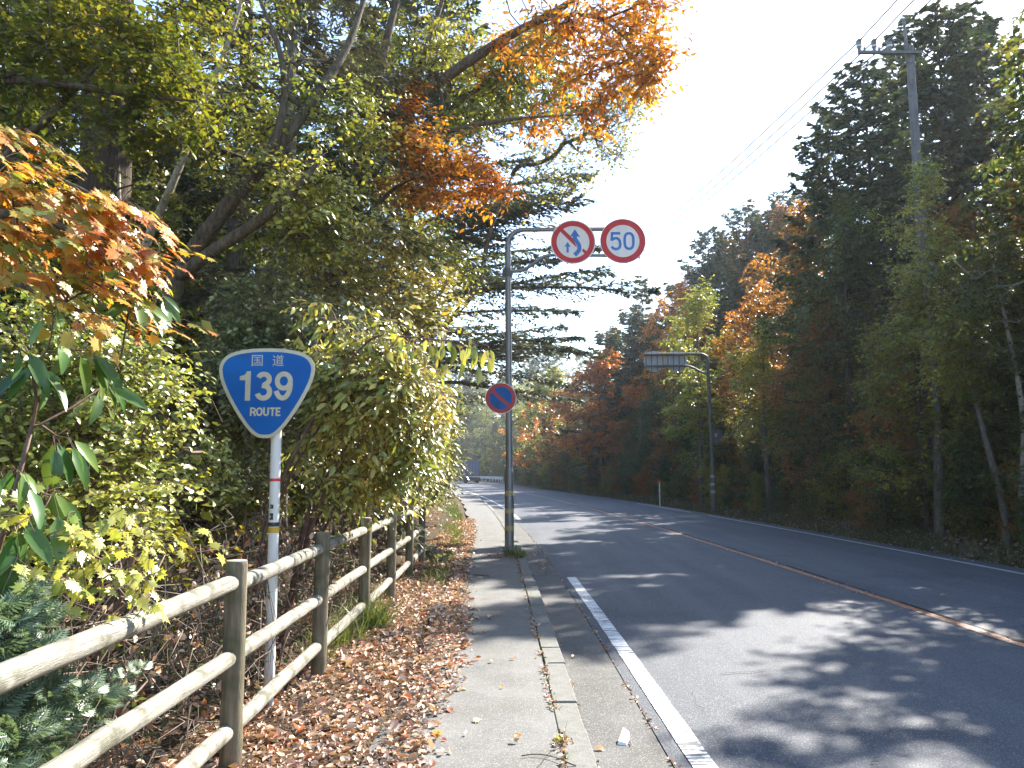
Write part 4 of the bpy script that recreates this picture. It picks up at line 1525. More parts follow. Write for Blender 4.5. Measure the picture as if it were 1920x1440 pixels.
r_ = np.random.default_rng(5)
heads = [at(u, v, d) for u, v, d in ((30, 1180, 2.75), (100, 1230, 2.9), (170, 1290, 3.0), (230, 1300, 3.2), (300, 1275, 3.55), (60, 1330, 2.7), (150, 1370, 2.8), (20, 1420, 2.45), (110, 1440, 2.6), (200, 1380, 2.9), (10, 1130, 2.8),
                                     (60, 1150, 2.95), (250, 1345, 3.1), (0, 1280, 2.6), (190, 1450, 2.75), (60, 1480, 2.45))]
cypress_spray_bush('cypress_bush', gb(-2.35, 2.95), 'feathery blue-green cypress bush in the bottom corner behind the rails', 21, heads, 46, M['nd_near'], .10)
heads = [at(u, v, d) for u, v, d in ((20, 1110, 3.6), (90, 1160, 3.7), (600, 1100, 8.0), (640, 1060, 8.5), (580, 1060, 8.2), (20, 1200, 3.3))]
cypress_spray_bush('cypress_bush', gb(-2.9, 3.9), 'smaller feathery cypress sprig beside the pale low bush', 22, heads[:2] + heads[5:], 14, M['nd_near'], .085)

# --- dry vine and twig thicket behind the fence
r = np.random.default_rng(31)
n = 2300
tx_ = r.uniform(-3.6, -1.72, n)
ty_ = 2.6 + 8.5 * r.uniform(0, 1, n) ** 1.25
P0 = np.stack([tx_, ty_, gz(tx_, ty_) + r.uniform(0, 1, n) ** 1.5 * 1.0], 1)
d = nrm(r.normal(0, 1, (n, 3)) * [1, 1, .8] + [0, 0, .15])
ln = r.uniform(.25, 1.0, (n, 1))
P1 = P0 + d * ln * .5 + r.normal(0, .09, (n, 3))
P2 = P0 + d * ln + r.normal(0, .15, (n, 3)) - UP * ln * .2
for q in (P0, P1, P2):
    q[:, 2] = np.maximum(q[:, 2], .01)
    q[:, 0] = np.minimum(q[:, 0], -1.66)
mb = MB()
mb.twigs(P0, P1, P2, r.uniform(.0025, .006, n), .0018)
kk = 46
for i in range(kk):                                            # longer looping vines
    y0, x0 = r.uniform(3, 11), r.uniform(-3.0, -1.75)
    t = np.linspace(0, 1, 14)
    a0 = r.uniform(0, 6.28)
    p = np.stack([x0 + np.cumsum(r.normal(0, .07, 14)), y0 + np.cumsum(r.normal(.02, .10, 14)), .1 + r.uniform(.5, 1.25) * np.sin(t * math.pi) + np.cumsum(r.normal(0, .03, 14))], 1)
    p[:, 0] = np.minimum(p[:, 0], -1.67)
    p[:, 2] = np.maximum(p[:, 2], .02)
    mb.tube(p, np.linspace(.007, .003, 14), 4, cap=False)
tag(mb.build('dry_twigs', M['twig_grey']), 'tangle of dry grey-brown vines and twigs behind the log fence', 'undergrowth', kind='stuff')
n = 5200
lx, ly = r.uniform(-3.8, -1.72, n), 2.4 + 9.5 * r.uniform(0, 1, n) ** 1.2
pos = np.stack([lx, ly, gz(lx, ly) + r.uniform(0, 1, n) ** 1.8 * 1.15], 1)
mb = MB()
Lh = r.uniform(.03, .065, n)
mb.scatter(T_CURL[0], T_CURL[1], pos, rnd_dirs(r, n), UP + r.normal(0, .8, (n, 3)), Lh, Lh * .7)
tag(mb.build('dried_leaves', M['dead_leaf']), 'curled brown leaves caught in the thicket behind the fence', 'undergrowth', kind='stuff')
n = 5200
lx, ly = r.uniform(-3.4, -1.72, n), 2.8 + 9.5 * r.uniform(0, 1, n)
pos = np.stack([lx, ly, gz(lx, ly) + r.uniform(0, 1, n) ** 1.3 * .95], 1)
ok = np.sin(pos[:, 0] * 3.1 + 1) + np.sin(pos[:, 1] * 2.2) + np.sin(pos[:, 2] * 5) > -.1
pos = pos[ok]
mb = MB()
Lh = r.uniform(.025, .06, len(pos))
mb.scatter(T_OVAL[0], T_OVAL[1], pos, rnd_dirs(r, len(pos)) - UP * .2, np.array([.4, -.1, .8]) + r.normal(0, .4, (len(pos), 3)), Lh, Lh * .6)
tag(mb.build('undergrowth_leaves', M['lf_green']), 'dark green undergrowth leaves low behind the log fence', 'undergrowth', kind='stuff')


def shrub(seed, b, label, spec, leaf, mat, name='leafy_shrub', cat='shrub', tmpl=T_OVAL, n_st=5, rt=.003, bark=None, picks=0, seg=.28, twig=True, stem_r=.022, mask=None):
    """Many-stemmed shrub whose crown fills the given ellipsoids: (centre, radii, tips)."""
    r = np.random.default_rng(seed)
    tips = cat_([ellips(r, c, ra, n, .25) for c, ra, n in spec])
    tips[:, 2] = np.maximum(tips[:, 2], .12)
    trunks = []
    for k in range(n_st):
        c, ra, n_ = spec[k % len(spec)]
        e = np.asarray(c) + r.normal(0, .3, 3) * ra
        b0 = np.asarray(b) + [r.normal(0, .15), r.normal(0, .15), -.1]
        m = b0 + (e - b0) * .5 + [0, 0, abs(e[2] - b0[2]) * .18]
        trunks.append(([b0, m, e], [stem_r, stem_r * .65, stem_r * .25]))
    return make_tree(name, b, label, cat, seed, trunks, tips, leaf, mat, bark or M['twig_red'], tmpl, rt=rt, twig_mat=(bark or M['twig_red']) if twig else None, tw_r=.0028, picks=picks, seg=seg, sides=6, mask=mask)


away = lambda p: (p[:, 0] < kx(p[:, 1]) - .15) | (p[:, 2] > 2.0)
# --- pale glossy shrub behind the route sign
b = gb(-3.0, 9.3)
shrub(41, b, 'tall shrub with small pale glossy leaves just behind the route sign',
      [(at(480, 590, 8.6), (.6, .6, .40), 80), (at(560, 630, 8.8), (.6, .6, .5), 100), (at(470, 700, 8.6), (.5, .6, .45), 60), (at(610, 730, 9), (.6, .6, .55), 90), (at(650, 640, 9), (.45, .6, .4), 60), (at(560, 860, 9.2), (.7, .6, .5), 44), (at(420, 860, 8.6), (.6, .6, .5), 34), (at(520, 540, 9.2), (.4, .5, .25), 20)],
      LF(n_tw=4, tw_len=.42, n_lf=10, L=.062, W=.55, flat=.5, droop=.3, nbias=TOROAD, njit=.3), M['lf_pale'], n_st=8, tmpl=T_DIA, bark=M['twig_grey'], picks=100)

# --- shining turning shrub that leans over the fence, with one long hanging branch
b = gb(-2.35, 7.4)
hangp = [at(690, 640, 6.9), at(760, 632, 6.7), at(830, 638, 6.6), at(880, 640, 6.5), at(915, 648, 6.45)]
shrub(42, b, 'bushy shrub with shiny yellow and green leaves leaning over the log fence',
      [(at(690, 680, 7.2), (.5, .5, .30), 60), (at(745, 735, 7.3), (.38, .5, .38), 64), (at(660, 790, 7.5), (.45, .5, .35), 50), (at(775, 810, 7.6), (.16, .4, .34), 34), (at(715, 870, 7.8), (.36, .4, .25), 46), (at(620, 720, 7.2), (.3, .4, .3), 34), (at(720, 720, 7.2), (.62, .6, .55), 26), (at(600, 620, 7.3), (.3, .4, .25), 14), (at(740, 610, 7.4), (.3, .4, .22), 10), (at(640, 900, 7.4), (.35, .4, .18), 18)],
      LF(n_tw=4, tw_len=.36, n_lf=7, L=.075, W=.46, flat=.4, droop=.5, nbias=(.72, -.34, .58), njit=.36, splay=40, lvar=.55), M['lf_spindle'], n_st=7, picks=300)
b = gb(-2.2, 6.9)
sp_ = spline([at(600, 760, 7.0)] + hangp, 6)
make_tree('hanging_branch_shrub', b, 'slender shrub holding one long branch of hanging orange and green leaves', 'shrub', 43, [([b + [0, 0, -.1], b + [.1, 0, 1.2], at(600, 760, 7.0)] + hangp, [.02, .016, .012, .009, .008, .006, .004, .003])],
          sp_[4:] + rv.normal(0, .03, sp_[4:].shape) - [0, 0, .02],
          LF(n_tw=1, tw_len=.12, n_lf=2, L=.125, W=.36, flat=.0, droop=1.6, nbias=(.3, -.9, .1), njit=.5, splay=20, back=.05), M['lf_spindle'], M['twig_red'], T_LONG, rt=.002, twig_mat=M['twig_red'], tw_r=.002, picks=110)

# --- loose sunny small tree rising behind the shiny shrub
b = gb(-2.9, 10.4)
tr_ = [([b + [0, 0, -.1], at(640, 720, 10.3), at(680, 580, 10.2), at(720, 470, 10.2)], [.05, .04, .03, .012]), ([b + [.1, 0, -.1], at(720, 700, 10.4), at(790, 590, 10.4)], [.04, .03, .01])]
tips = cat_([E(610, 500, 10, (.6, .8, .45), 34), E(700, 560, 10.2, (.7, .8, .40), 46), E(790, 590, 10.4, (.45, .8, .35), 30), E(690, 450, 10.4, (.7, .8, .4), 34), E(790, 500, 10.6, (.5, .8, .35), 26), E(590, 600, 10, (.5, .7, .3), 24), E(840, 560, 10.6, (.22, .6, .22), 10)])
make_tree('small_tree', b, 'loose yellow-leaved small tree rising behind the shiny shrub', 'tree', 48, tr_, tips,
          LF(n_tw=4, tw_len=.45, n_lf=8, L=.07, W=.55, flat=.55, droop=.3, nbias=TOROAD, njit=.35, lvar=.5), M['lf_sunny'], M['twig_grey'], T_DIA, rt=.004, twig_mat=M['twig_grey'], tw_r=.0028)
# --- yellow-green shrubs lining the fence further on
shrub(44, gb(-2.7, 11.5), 'rounded yellow-leaved shrub behind the far fence posts',
      [(at(690, 800, 11.2), (.8, .7, .6), 60), (at(775, 760, 11.4), (.40, .7, .6), 46), (at(640, 700, 11.4), (.8, .7, .5), 46), (at(780, 870, 11.6), (.28, .6, .4), 34), (at(720, 900, 11.2), (.5, .6, .3), 36), (at(600, 830, 11), (.7, .7, .6), 40)],
      LF(n_tw=6, tw_len=.5, n_lf=11, L=.075, W=.5, flat=.5, droop=.35, nbias=TOROAD, njit=.32), M['lf_yellowgreen'], n_st=8, tmpl=T_DIA, picks=0, rt=.0035)
shrub(45, gb(-2.9, 15.5), 'golden and green shrub bulging towards the footway past the fence end',
      [(at(770, 850, 15.4), (.8, .9, .6), 60), (at(795, 780, 15.6), (.4, .8, .8), 50), (at(740, 720, 15.8), (.9, .9, .8), 50), (at(800, 890, 15.8), (.26, .7, .35), 30), (at(780, 905, 15.2), (.55, .8, .3), 34)],
      LF(n_tw=6, tw_len=.55, n_lf=11, L=.085, W=.5, flat=.5, droop=.35, nbias=TOROAD, njit=.32), M['lf_spindle'], n_st=8, tmpl=T_DIA, rt=.0035)
shrub(46, gb(-3.3, 20.5), 'pale yellow-green shrub spreading beside the leafy verge',
      [(at(790, 855, 20), (.9, 1.0, .7), 56), (at(805, 800, 20.5), (.5, 1, .8), 46), (at(808, 885, 20.5), (.35, 1, .4), 34), (at(770, 780, 20), (.9, 1, .9), 46)],
      LF(n_tw=6, tw_len=.6, n_lf=11, L=.10, W=.5, flat=.5, droop=.3, nbias=TOROAD, njit=.32), M['lf_yellowgreen'], n_st=8, tmpl=T_DIA, rt=.004)
shrub(47, gb(-4.0, 28), 'broad pale green shrub where the footway narrows',
      [(at(810, 860, 27), (1.0, 1.4, .9), 56), (at(806, 820, 28), (.6, 1.4, 1.0), 46), (at(812, 888, 28), (.4, 1.3, .4), 36), (at(800, 780, 28), (1.0, 1.4, 1.0), 40)],
      LF(n_tw=6, tw_len=.7, n_lf=11, L=.13, W=.5, flat=.5, droop=.3, nbias=TOROAD, njit=.32), M['lf_pale'], n_st=8, tmpl=T_DIA, rt=.004)

# --- big dark conifer trunk and the leaning tree
b = gb(-4.75, 9.0)
make_conifer('conifer_tree', b, 'massive dark conifer trunk with a high shady crown near the picture edge', 'tree', 51, 19, .34, 3.2, 5.6, 40, None, M['bark_dark'], M['nd_cypress'], lift=.0, droop=.35, prof=.7, tws=22, per=11, nl=.15, nw=.05, stubs=14, hang=.3)
b = gb(-3.75, 8.4)
tr_ = [([b + [0, 0, -.2], at(296, 760, 8.4), at(310, 600, 8.3), at(345, 500, 8.2), at(420, 395, 8.0), at(500, 300, 8.0), at(560, 225, 8.1), at(650, 90, 8.6), at(700, -60, 9)], [.13, .12, .11, .10, .085, .075, .065, .045, .02]),
       ([at(335, 520, 8.2), at(400, 470, 7.9), at(470, 425, 7.7), at(545, 365, 7.5), at(600, 300, 7.4)], [.07, .065, .058, .045, .02]),
       ([at(440, 375, 8.0), at(520, 250, 7.9), at(530, 120, 8), at(480, -20, 8)], [.05, .045, .035, .015])]
tips = cat_([E(560, 420, 8.0, (.7, .9, .35), 30), E(620, 380, 8.2, (.55, .8, .3), 30), E(600, 440, 8.4, (.5, .6, .25), 26), E(500, 180, 8.3, (.9, .9, .5), 30), E(420, 250, 8.4, (.8, .8, .4), 24), E(640, 200, 8.6, (.7, .9, .4), 26), E(690, 260, 8.8, (.5, .8, .3), 18), E(560, 330, 8, (.6, .7, .25), 18), E(450, 340, 8.6, (.6, .7, .3), 16), E(600, -40, 9, (1.4, 1, .7), 8)])
make_tree('leaning_tree', b, 'dark forked tree leaning towards the road with yellow-green leaves', 'tree', 52, tr_, tips,
          LF(n_tw=4, tw_len=.42, n_lf=8, L=.066, W=.6, flat=.7, droop=.2, nbias=TOROAD, njit=.35), M['lf_yellowgreen'], M['bark_brown'], T_OVAL, rt=.0045, twig_mat=M['bark_brown'], tw_r=.0025, picks=120)
b = gb(-4.2, 8.9)
tr_ = [([b + [0, 0, -.2], at(240, 640, 8.8), at(270, 470, 8.7), at(330, 330, 8.7), at(375, 210, 8.7), at(430, 75, 8.7), at(470, -60, 8.8)], [.065, .055, .05, .045, .04, .03, .015]),
       ([at(232, 700, 8.8), at(222, 270, 8.9), at(250, 235, 8.9)], [.035, .022, .018])]
tips = cat_([E(370, 90, 8.8, (.7, .8, .4), 26), E(480, 30, 8.8, (.7, .8, .4), 22), E(300, 380, 8.8, (.5, .6, .3), 14), E(340, 480, 8.8, (.5, .6, .3), 12)])
make_tree('pale_tree', b, 'thin pale-barked tree slanting up between the dark trunks', 'tree', 53, tr_, tips,
          LF(n_tw=3, tw_len=.4, n_lf=7, L=.06, W=.62, flat=.7, droop=.2, nbias=TOROAD, njit=.35), M['lf_olive'], M['bark_pale'], T_OVAL, rt=.004, twig_mat=M['bark_brown'], tw_r=.0025)

# --- olive canopy with the near bough across the top corner
b = gb(-5.9, 7.0)
tr_ = [([b + [0, 0, -.2], b + [.1, 0, 3.0], at(-160, 330, 6.9), at(-60, 150, 6.8), at(-20, -150, 7)], [.14, .12, .10, .08, .05]),
       ([at(-90, 170, 6.8), at(0, 150, 6.7), at(130, 160, 6.6), at(250, 178, 6.6), at(370, 190, 6.5)], [.05, .040, .032, .024, .010]),
       ([at(-110, 420, 6.9), at(30, 275, 6.9), at(95, 215, 6.8), at(155, 150, 6.8), at(205, 105, 6.7)], [.05, .042, .036, .026, .010])]
tips = cat_([E(60, 40, 6.9, (.7, .8, .32), 34), E(200, 50, 6.8, (.7, .8, .30), 34), E(320, 60, 6.8, (.5, .8, .28), 26), E(130, 110, 6.7, (.6, .7, .2), 22), E(290, 150, 6.6, (.45, .6, .16), 22), E(60, 200, 6.8, (.5, .6, .2), 14), E(250, 230, 6.8, (.5, .6, .2), 18),
             E(360, 250, 6.8, (.35, .6, .2), 12), E(180, 290, 6.8, (.4, .5, .15), 8), E(30, -60, 7, (1.2, 1, .4), 12), E(300, -60, 7, (1, 1, .4), 10)])
make_tree('broadleaf_tree', b, 'olive-leaved tree whose long bare bough crosses the top corner', 'tree', 54, tr_, tips,
          LF(n_tw=4, tw_len=.4, n_lf=8, L=.068, W=.72, flat=.8, droop=.2, nbias=(.3, 0, .9), njit=.25), M['lf_olive'], M['bark_brown'], T_OVAL, rt=.004, twig_mat=M['bark_brown'], tw_r=.0025, picks=100)
tips = cat_([E(345, 195, 6.5, (.20, .3, .05), 8), E(270, 195, 6.5, (.16, .3, .05), 5)])

# --- grey hemlocks in the middle of the left wood
make_conifer('hemlock_tree', gb(-3.6, 12.5), 'grey twiggy hemlock with ragged boughs over the fence', 'tree', 55, 15, .20, 2.3, 3.4, 80, None, M['bark_grey'], M['nd_hemlock'], lift=.05, droop=.28, prof=.55, tws=28, per=20, nl=.11, nw=.04, wig=.45, noise=.4, hang=.3)
make_conifer('hemlock_tree', gb(-5.2, 14.5), 'darker hemlock standing back between the conifer trunk and the oak', 'tree', 56, 17, .22, 3.0, 2.0, 80, None, M['bark_grey'], M['nd_fir'], lift=.05, droop=.3, prof=.6, tws=26, per=18, nl=.14, nw=.055, wig=.4, noise=.4, hang=.3)

# --- oak whose orange crown reaches over the road
b = gb(-3.3, 14.0)
tr_ = [([b + [0, 0, -.2], b + [.1, 0, 2.5], at(640, 420, 14), at(690, 280, 13.9), at(740, 215, 13.8), at(850, 135, 13.6), at(950, 70, 13.4), at(1060, 10, 13.2), at(1150, -60, 13)], [.20, .18, .16, .13, .12, .10, .08, .06, .03]),
       ([at(665, 340, 14), at(700, 280, 13.5), at(820, 250, 13.2), at(950, 225, 13), at(1080, 215, 12.8)], [.07, .06, .045, .03, .012]),
       ([at(900, 100, 13.5), at(1010, 40, 13.2), at(1110, 30, 13), at(1170, 70, 12.9), at(1225, 120, 12.8)], [.05, .045, .035, .02, .008]),
       ([at(700, 270, 13.9), at(720, 100, 14), at(760, -60, 14.2)], [.10, .08, .05])]
tips = cat_([E(1110, 25, 13, (1.1, 1.6, .45), 50), E(1200, 40, 13, (.55, 1.3, .45), 36), E(1235, 95, 12.9, (.25, .8, .35), 18), E(1180, 130, 12.8, (.55, 1.1, .34), 34), E(1070, 120, 13, (.7, 1.1, .4), 24), E(1225, 130, 12.8, (.3, .7, .25), 14), E(1130, 200, 12.8, (.45, .9, .3), 14), E(1000, 60, 13.2, (.7, 1, .5), 20), E(930, 110, 13.4, (.6, .9, .4), 12), E(1010, 215, 13, (.5, .7, .15), 8),
             E(1060, -70, 13.3, (1.4, 1.4, .6), 14)])
make_tree('oak_tree', b, 'oak with a dark slanting limb and an orange crown reaching over the road', 'tree', 57, tr_, tips,
          LF(n_tw=3, tw_len=.55, n_lf=7, L=.118, W=.5, flat=.3, droop=.25, nbias=(.2, -.2, .8), njit=.5, splay=45), M['lf_orange'], M['bark_brown'], T_OVAL, rt=.0055, twig_mat=M['bark_brown'], tw_r=.0035, picks=260, upw=.15)
b = gb(-3.0, 12.9)
tr_ = [([b + [0, 0, -.2], b + [.1, 0, 2.0], at(650, 480, 12.9), at(700, 330, 12.7), at(760, 270, 12.5)], [.10, .09, .07, .05, .02]), ([at(670, 420, 12.8), at(760, 340, 12.4), at(850, 330, 12.2), at(930, 360, 12)], [.04, .03, .02, .008])]
tips = cat_([E(750, 250, 12.4, (.5, .9, .18), 24), E(815, 280, 12.3, (.65, .9, .24), 38), E(875, 305, 12.2, (.4, .8, .22), 28), E(775, 345, 12.4, (.65, .8, .16), 28), E(915, 345, 12, (.22, .6, .18), 18), E(940, 370, 11.9, (.1, .3, .1), 8), E(830, 370, 12.3, (.5, .6, .12), 22), E(780, 190, 12.5, (.3, .5, .15), 12)])
make_tree('beech_tree', b, 'slim beech holding a fan of bright orange leaves left of the tall post', 'tree', 58, tr_, tips,
          LF(n_tw=3, tw_len=.45, n_lf=6, L=.105, W=.5, flat=.75, droop=.25, nbias=(.2, -.25, .8), njit=.35), M['lf_orange'], M['bark_brown'], T_OVAL, rt=.0045, twig_mat=M['bark_brown'], tw_r=.003, picks=160)

# --- yellow-green canopy above and behind
b = gb(-3.6, 16.5)
tr_ = [([b + [0, 0, -.2], b + [0, 0, 4], at(730, 300, 16.5), at(780, 150, 16.3), at(830, 0, 16.2)], [.16, .14, .12, .09, .05]), ([at(735, 290, 16.5), at(850, 200, 16), at(960, 120, 15.8), at(1030, 70, 15.6)], [.08, .06, .04, .015])]
tips = cat_([E(700, 120, 16, (1.0, 1.2, .8), 50), E(820, 80, 16, (1.0, 1.2, .7), 54), E(920, 130, 15.8, (.8, 1, .6), 54), E(1000, 90, 15.6, (.6, .9, .6), 44), E(960, 180, 15.8, (.5, .8, .4), 30), E(880, 230, 16, (.6, .8, .4), 26), E(1040, 150, 15.6, (.4, .7, .4), 22), E(700, 340, 16, (.7, 1, .6), 30), E(800, 440, 16, (.8, 1, .5), 34),
             E(850, -60, 16, (2, 1.4, .8), 16), E(760, 520, 15.8, (.8, .9, .5), 34), E(860, 500, 16, (.6, .9, .5), 30)])
make_tree('broadleaf_tree', b, 'tall broadleaf with thin yellow-green leaves behind the oak limb', 'tree', 59, tr_, tips,
          LF(n_tw=4, tw_len=.6, n_lf=8, L=.105, W=.55, flat=.5, droop=.3, nbias=TOROAD, njit=.4), M['lf_yellowgreen'], M['bark_brown'], T_DIA, rt=.006, twig_mat=M['bark_brown'], tw_r=.0035)

# --- bare fine twigs with a few yellow leaves, arching over the sky
b = gb(-3.1, 18.8)
tr_ = [([b + [0, 0, -.2], b + [.1, 0, 3.5], at(880, 560, 18.8), at(920, 430, 18.6), at(960, 330, 18.4)], [.12, .10, .07, .05, .02])]
tips = cat_([E(1020, 300, 18, (.7, 1.0, .6), 26), E(1100, 230, 17.8, (.8, 1.0, .6), 40), E(1160, 190, 17.6, (.6, .9, .5), 40), E(1150, 270, 17.8, (.5, .8, .4), 26), E(1060, 180, 18, (.6, .9, .5), 26), E(1190, 150, 17.6, (.35, .8, .5), 22), E(1080, 330, 18, (.5, .8, .4), 20)])
make_tree('zelkova_tree', b, 'half-bare tree whose fine arching twigs show against the white sky', 'tree', 60, tr_, tips,
          LF(n_tw=5, tw_len=.75, n_lf=3, L=.10, W=.55, flat=.2, droop=.2, nbias=(.3, -.2, .7), njit=.6), M['lf_yellow'], M['bark_grey'], T_DIA, rt=.0042, twig_mat=M['bark_grey'], tw_r=.0042, lenw=.12, upw=.05)

# --- the layered fir beside the tall sign post
make_conifer('fir_tree', gb(-2.9, 22.5), 'broad fir with flat layered boughs spreading towards the tall sign post', 'tree', 61, 15.5, .24, 4.7, 4.2, 104, None, M['bark_grey'], M['nd_fir'], lift=.06, droop=.10, prof=.42, tws=38, per=22, nl=.18, nw=.075, wig=.22, noise=.28, hang=.08, open_bias=(.7, -.2), flatn=.25)
make_conifer('fir_tree', gb(-4.6, 30.0), 'second fir standing behind the broad layered one', 'tree', 62, 17, .24, 4.6, 4.0, 64, None, M['bark_grey'], M['nd_fir'], lift=.12, droop=.12, prof=.6, tws=34, per=18, nl=.22, nw=.08, noise=.3, open_bias=(.6, 0))
# ================================================================== trees that repeat: a few kinds, then copies
def generic_tree(seed, H, R, zc, leafmat, bark, name, label, cat, loc, n=150, L=.13, W=.58, n_tw=5, n_lf=9, lean=(0, 0), tw_len=.6, rt=.006, group=None, droop=.3, shape=1.0, trunk_r=.12):
    r = np.random.default_rng(seed)
    b = np.asarray(loc, float)
    k = 9
    cl = []
    for i in range(k):
        f = (i + .5) / k
        z = zc + (H - zc) * (f * .92 + .04)
        rr = R * (math.sin(math.pi * (f * .82 + .14)) ** .8) * r.uniform(.6, 1.0)
        a = i * 2.4 + r.uniform(0, .8)
        cl.append((b + [math.cos(a) * rr * .55 + lean[0] * z, math.sin(a) * rr * .55 + lean[1] * z, z], (max(rr * .62, .3), max(rr * .62, .3), (H - zc) / k * 1.05 * shape), max(6, int(n / k * r.uniform(.7, 1.3)))))
    tips = cat_([ellips(r, c, ra, m, .3) for c, ra, m in cl])
    top = b + [lean[0] * H * .85, lean[1] * H * .85, H * .85]
    m1 = b + [lean[0] * H * .4 + r.normal(0, .12), lean[1] * H * .4 + r.normal(0, .12), H * .42]
    tr = [([b + [0, 0, -.3], b + [r.normal(0, .05), r.normal(0, .05), H * .15], m1, top], [trunk_r * 1.15, trunk_r, trunk_r * .75, trunk_r * .2])]
    return make_tree(name, b, label, cat, seed, tr, tips, LF(n_tw=n_tw, tw_len=tw_len, n_lf=n_lf, L=L, W=W, flat=.45, droop=droop, nbias=(0, 0, .8), njit=.5, tjit=1.0), leafmat, bark, T_DIA, rt=rt, twig_mat=None, group=group, sides=7)


# ---------------- right side, front rank: each placed where the photograph shows it
def rb_(u, d, off=0.0):
    x = (u - 960) / 1500 * d
    x = max(x, float(kx(d)) + 10.3)
    return gb(x, d, -.05)


def hgt(u, v, d, b):
    return at(u, v, d)[2] - b[2]


R_ = {}


def right_tree(key, u, d, vtop, R, zc, mat, bark, label, seed, n=150, L=.12, name='broadleaf_tree', **k):
    b = rb_(u, d)
    H = hgt(u, vtop, d, b)
    R_[key] = generic_tree(seed, H, R, zc, M[mat], M[bark], name, label, 'tree', b, n=n, L=L, **k)
    return R_[key]


def right_con(key, u, d, vtop, R, z0, label, seed, nb=80, mat='nd_cypress', **k):
    b = rb_(u, d)
    H = hgt(u, vtop, d, b)
    kw = dict(lift=.55, droop=.25, prof=.55, tws=24, per=16, nl=.22, nw=.11, wig=.55, noise=.4, hang=.1, flatn=.8)
    kw.update(k)
    R_[key] = make_conifer('cypress_tree', b, label, 'tree', seed, H, .18, R, z0, nb, None, M['bark_dark'], M[mat], **kw)
    return R_[key]


right_con('c1', 1800, 25, 40, 2.9, 2.0, 'tallest dark cypress just beyond the utility pole', 201, nb=110)
right_con('c2', 1880, 27, 55, 2.3, 3.0, 'tall cypress with a thin top at the picture edge', 202, nb=100)
right_con('c3', 1655, 29, 130, 3.0, 2.0, 'dark cypress in front of the skyline left of the utility pole', 203, nb=100)
right_con('c4', 1590, 32, 225, 2.9, 2.0, 'lower ragged cypress at the left shoulder of the tall ones', 204, nb=90)
right_con('c5', 1720, 33, 100, 2.9, 2.0, 'cypress standing close behind the utility pole', 205, nb=90)
right_tree('t1', 1748, 19.8, 292, 1.5, 4.2, 'lf_yellowgreen', 'bark_grey', 'slim yellow-green tree in front of the utility pole', 211, n=220, L=.085, n_tw=4, tw_len=.45)
right_tree('t2', 1505, 34, 385, 3.6, 2.0, 'lf_rust', 'bark_brown', 'rust-brown tree below the ragged cypress shoulder', 212, n=330, L=.15)
right_tree('t3', 1312, 40, 528, 2.5, 2.6, 'lf_yellowgreen', 'bark_grey', 'pale yellow-green tree above the back-facing sign arm', 213, n=260, L=.14)
right_tree('t4', 1428, 41, 515, 2.2, 4.0, 'lf_red', 'bark_grey', 'half-bare tree with a red leafy top between yellow neighbours', 214, n=150, L=.14, n_lf=5)
right_tree('t5', 1432, 31, 598, 2.0, 2.6, 'lf_yellow', 'bark_grey', 'rounded yellow maple beside the back-facing sign post', 215, n=260, L=.11)
right_tree('t6', 1120, 62, 655, 4.6, 2.2, 'lf_red', 'bark_grey', 'orange-red maple glowing at the far side of the road', 216, n=330, L=.22, name='maple_tree')
right_tree('t16', 1030, 88, 690, 4.4, 2.0, 'lf_yellowgreen', 'bark_grey', 'sunlit yellow-green tree past the tall post at the far roadside', 226, n=300, L=.26)
right_tree('t7', 1000, 98, 735, 5.0, 1.6, 'lf_orange', 'bark_grey', 'pale orange tree where the far road disappears', 217, n=150, L=.3)
right_tree('t8', 1062, 80, 715, 4.8, 1.6, 'lf_rust', 'bark_grey', 'brown-leaved tree between the orange ones at the bend', 218, n=150, L=.28)
right_tree('t9', 1235, 58, 545, 2.4, 6.0, 'lf_orange', 'bark_grey', 'thin orange tree high on the bank before the far conifers', 219, n=90, L=.2, n_lf=6)
right_con('c6', 1209, 78, 518, 2.6, 2.0, 'pointed far conifer standing alone on the skyline', 206, nb=70, nl=.4, nw=.14, per=9, lift=.2, prof=.9, wig=.3, noise=.25)
right_con('c7', 1410, 62, 392, 3.4, 2.0, 'bushy dark conifer on the wooded bank skyline', 207, nb=80, nl=.34, nw=.13, per=10, prof=.5)
right_con('c8', 1340, 66, 432, 3.2, 2.0, 'dark conifer at the low end of the bank skyline', 208, nb=80, nl=.36, nw=.13, per=10, prof=.55)
right_con('c9', 1480, 58, 372, 3.0, 2.0, 'dark conifer on the bank touching the rust-brown tree', 209, nb=80, nl=.32, nw=.12, per=10, prof=.55)
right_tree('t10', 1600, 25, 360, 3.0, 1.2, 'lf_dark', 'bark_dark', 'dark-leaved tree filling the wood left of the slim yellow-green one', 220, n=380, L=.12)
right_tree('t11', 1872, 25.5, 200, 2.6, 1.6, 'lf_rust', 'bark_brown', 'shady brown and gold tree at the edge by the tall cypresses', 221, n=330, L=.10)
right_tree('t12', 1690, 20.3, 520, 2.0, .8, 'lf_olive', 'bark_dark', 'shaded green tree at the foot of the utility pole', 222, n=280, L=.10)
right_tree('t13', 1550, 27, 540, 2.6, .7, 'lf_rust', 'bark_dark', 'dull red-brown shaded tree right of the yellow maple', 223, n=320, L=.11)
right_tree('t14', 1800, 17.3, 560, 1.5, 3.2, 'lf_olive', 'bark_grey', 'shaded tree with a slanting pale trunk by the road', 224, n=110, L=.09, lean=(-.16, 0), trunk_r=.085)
right_tree('t15', 1885, 16.6, 420, 1.5, 3.6, 'lf_dark', 'bark_pale', 'shaded tree with a straight pale slim trunk nearest the picture edge', 225, n=120, L=.09, lean=(-.05, .0), trunk_r=.085)

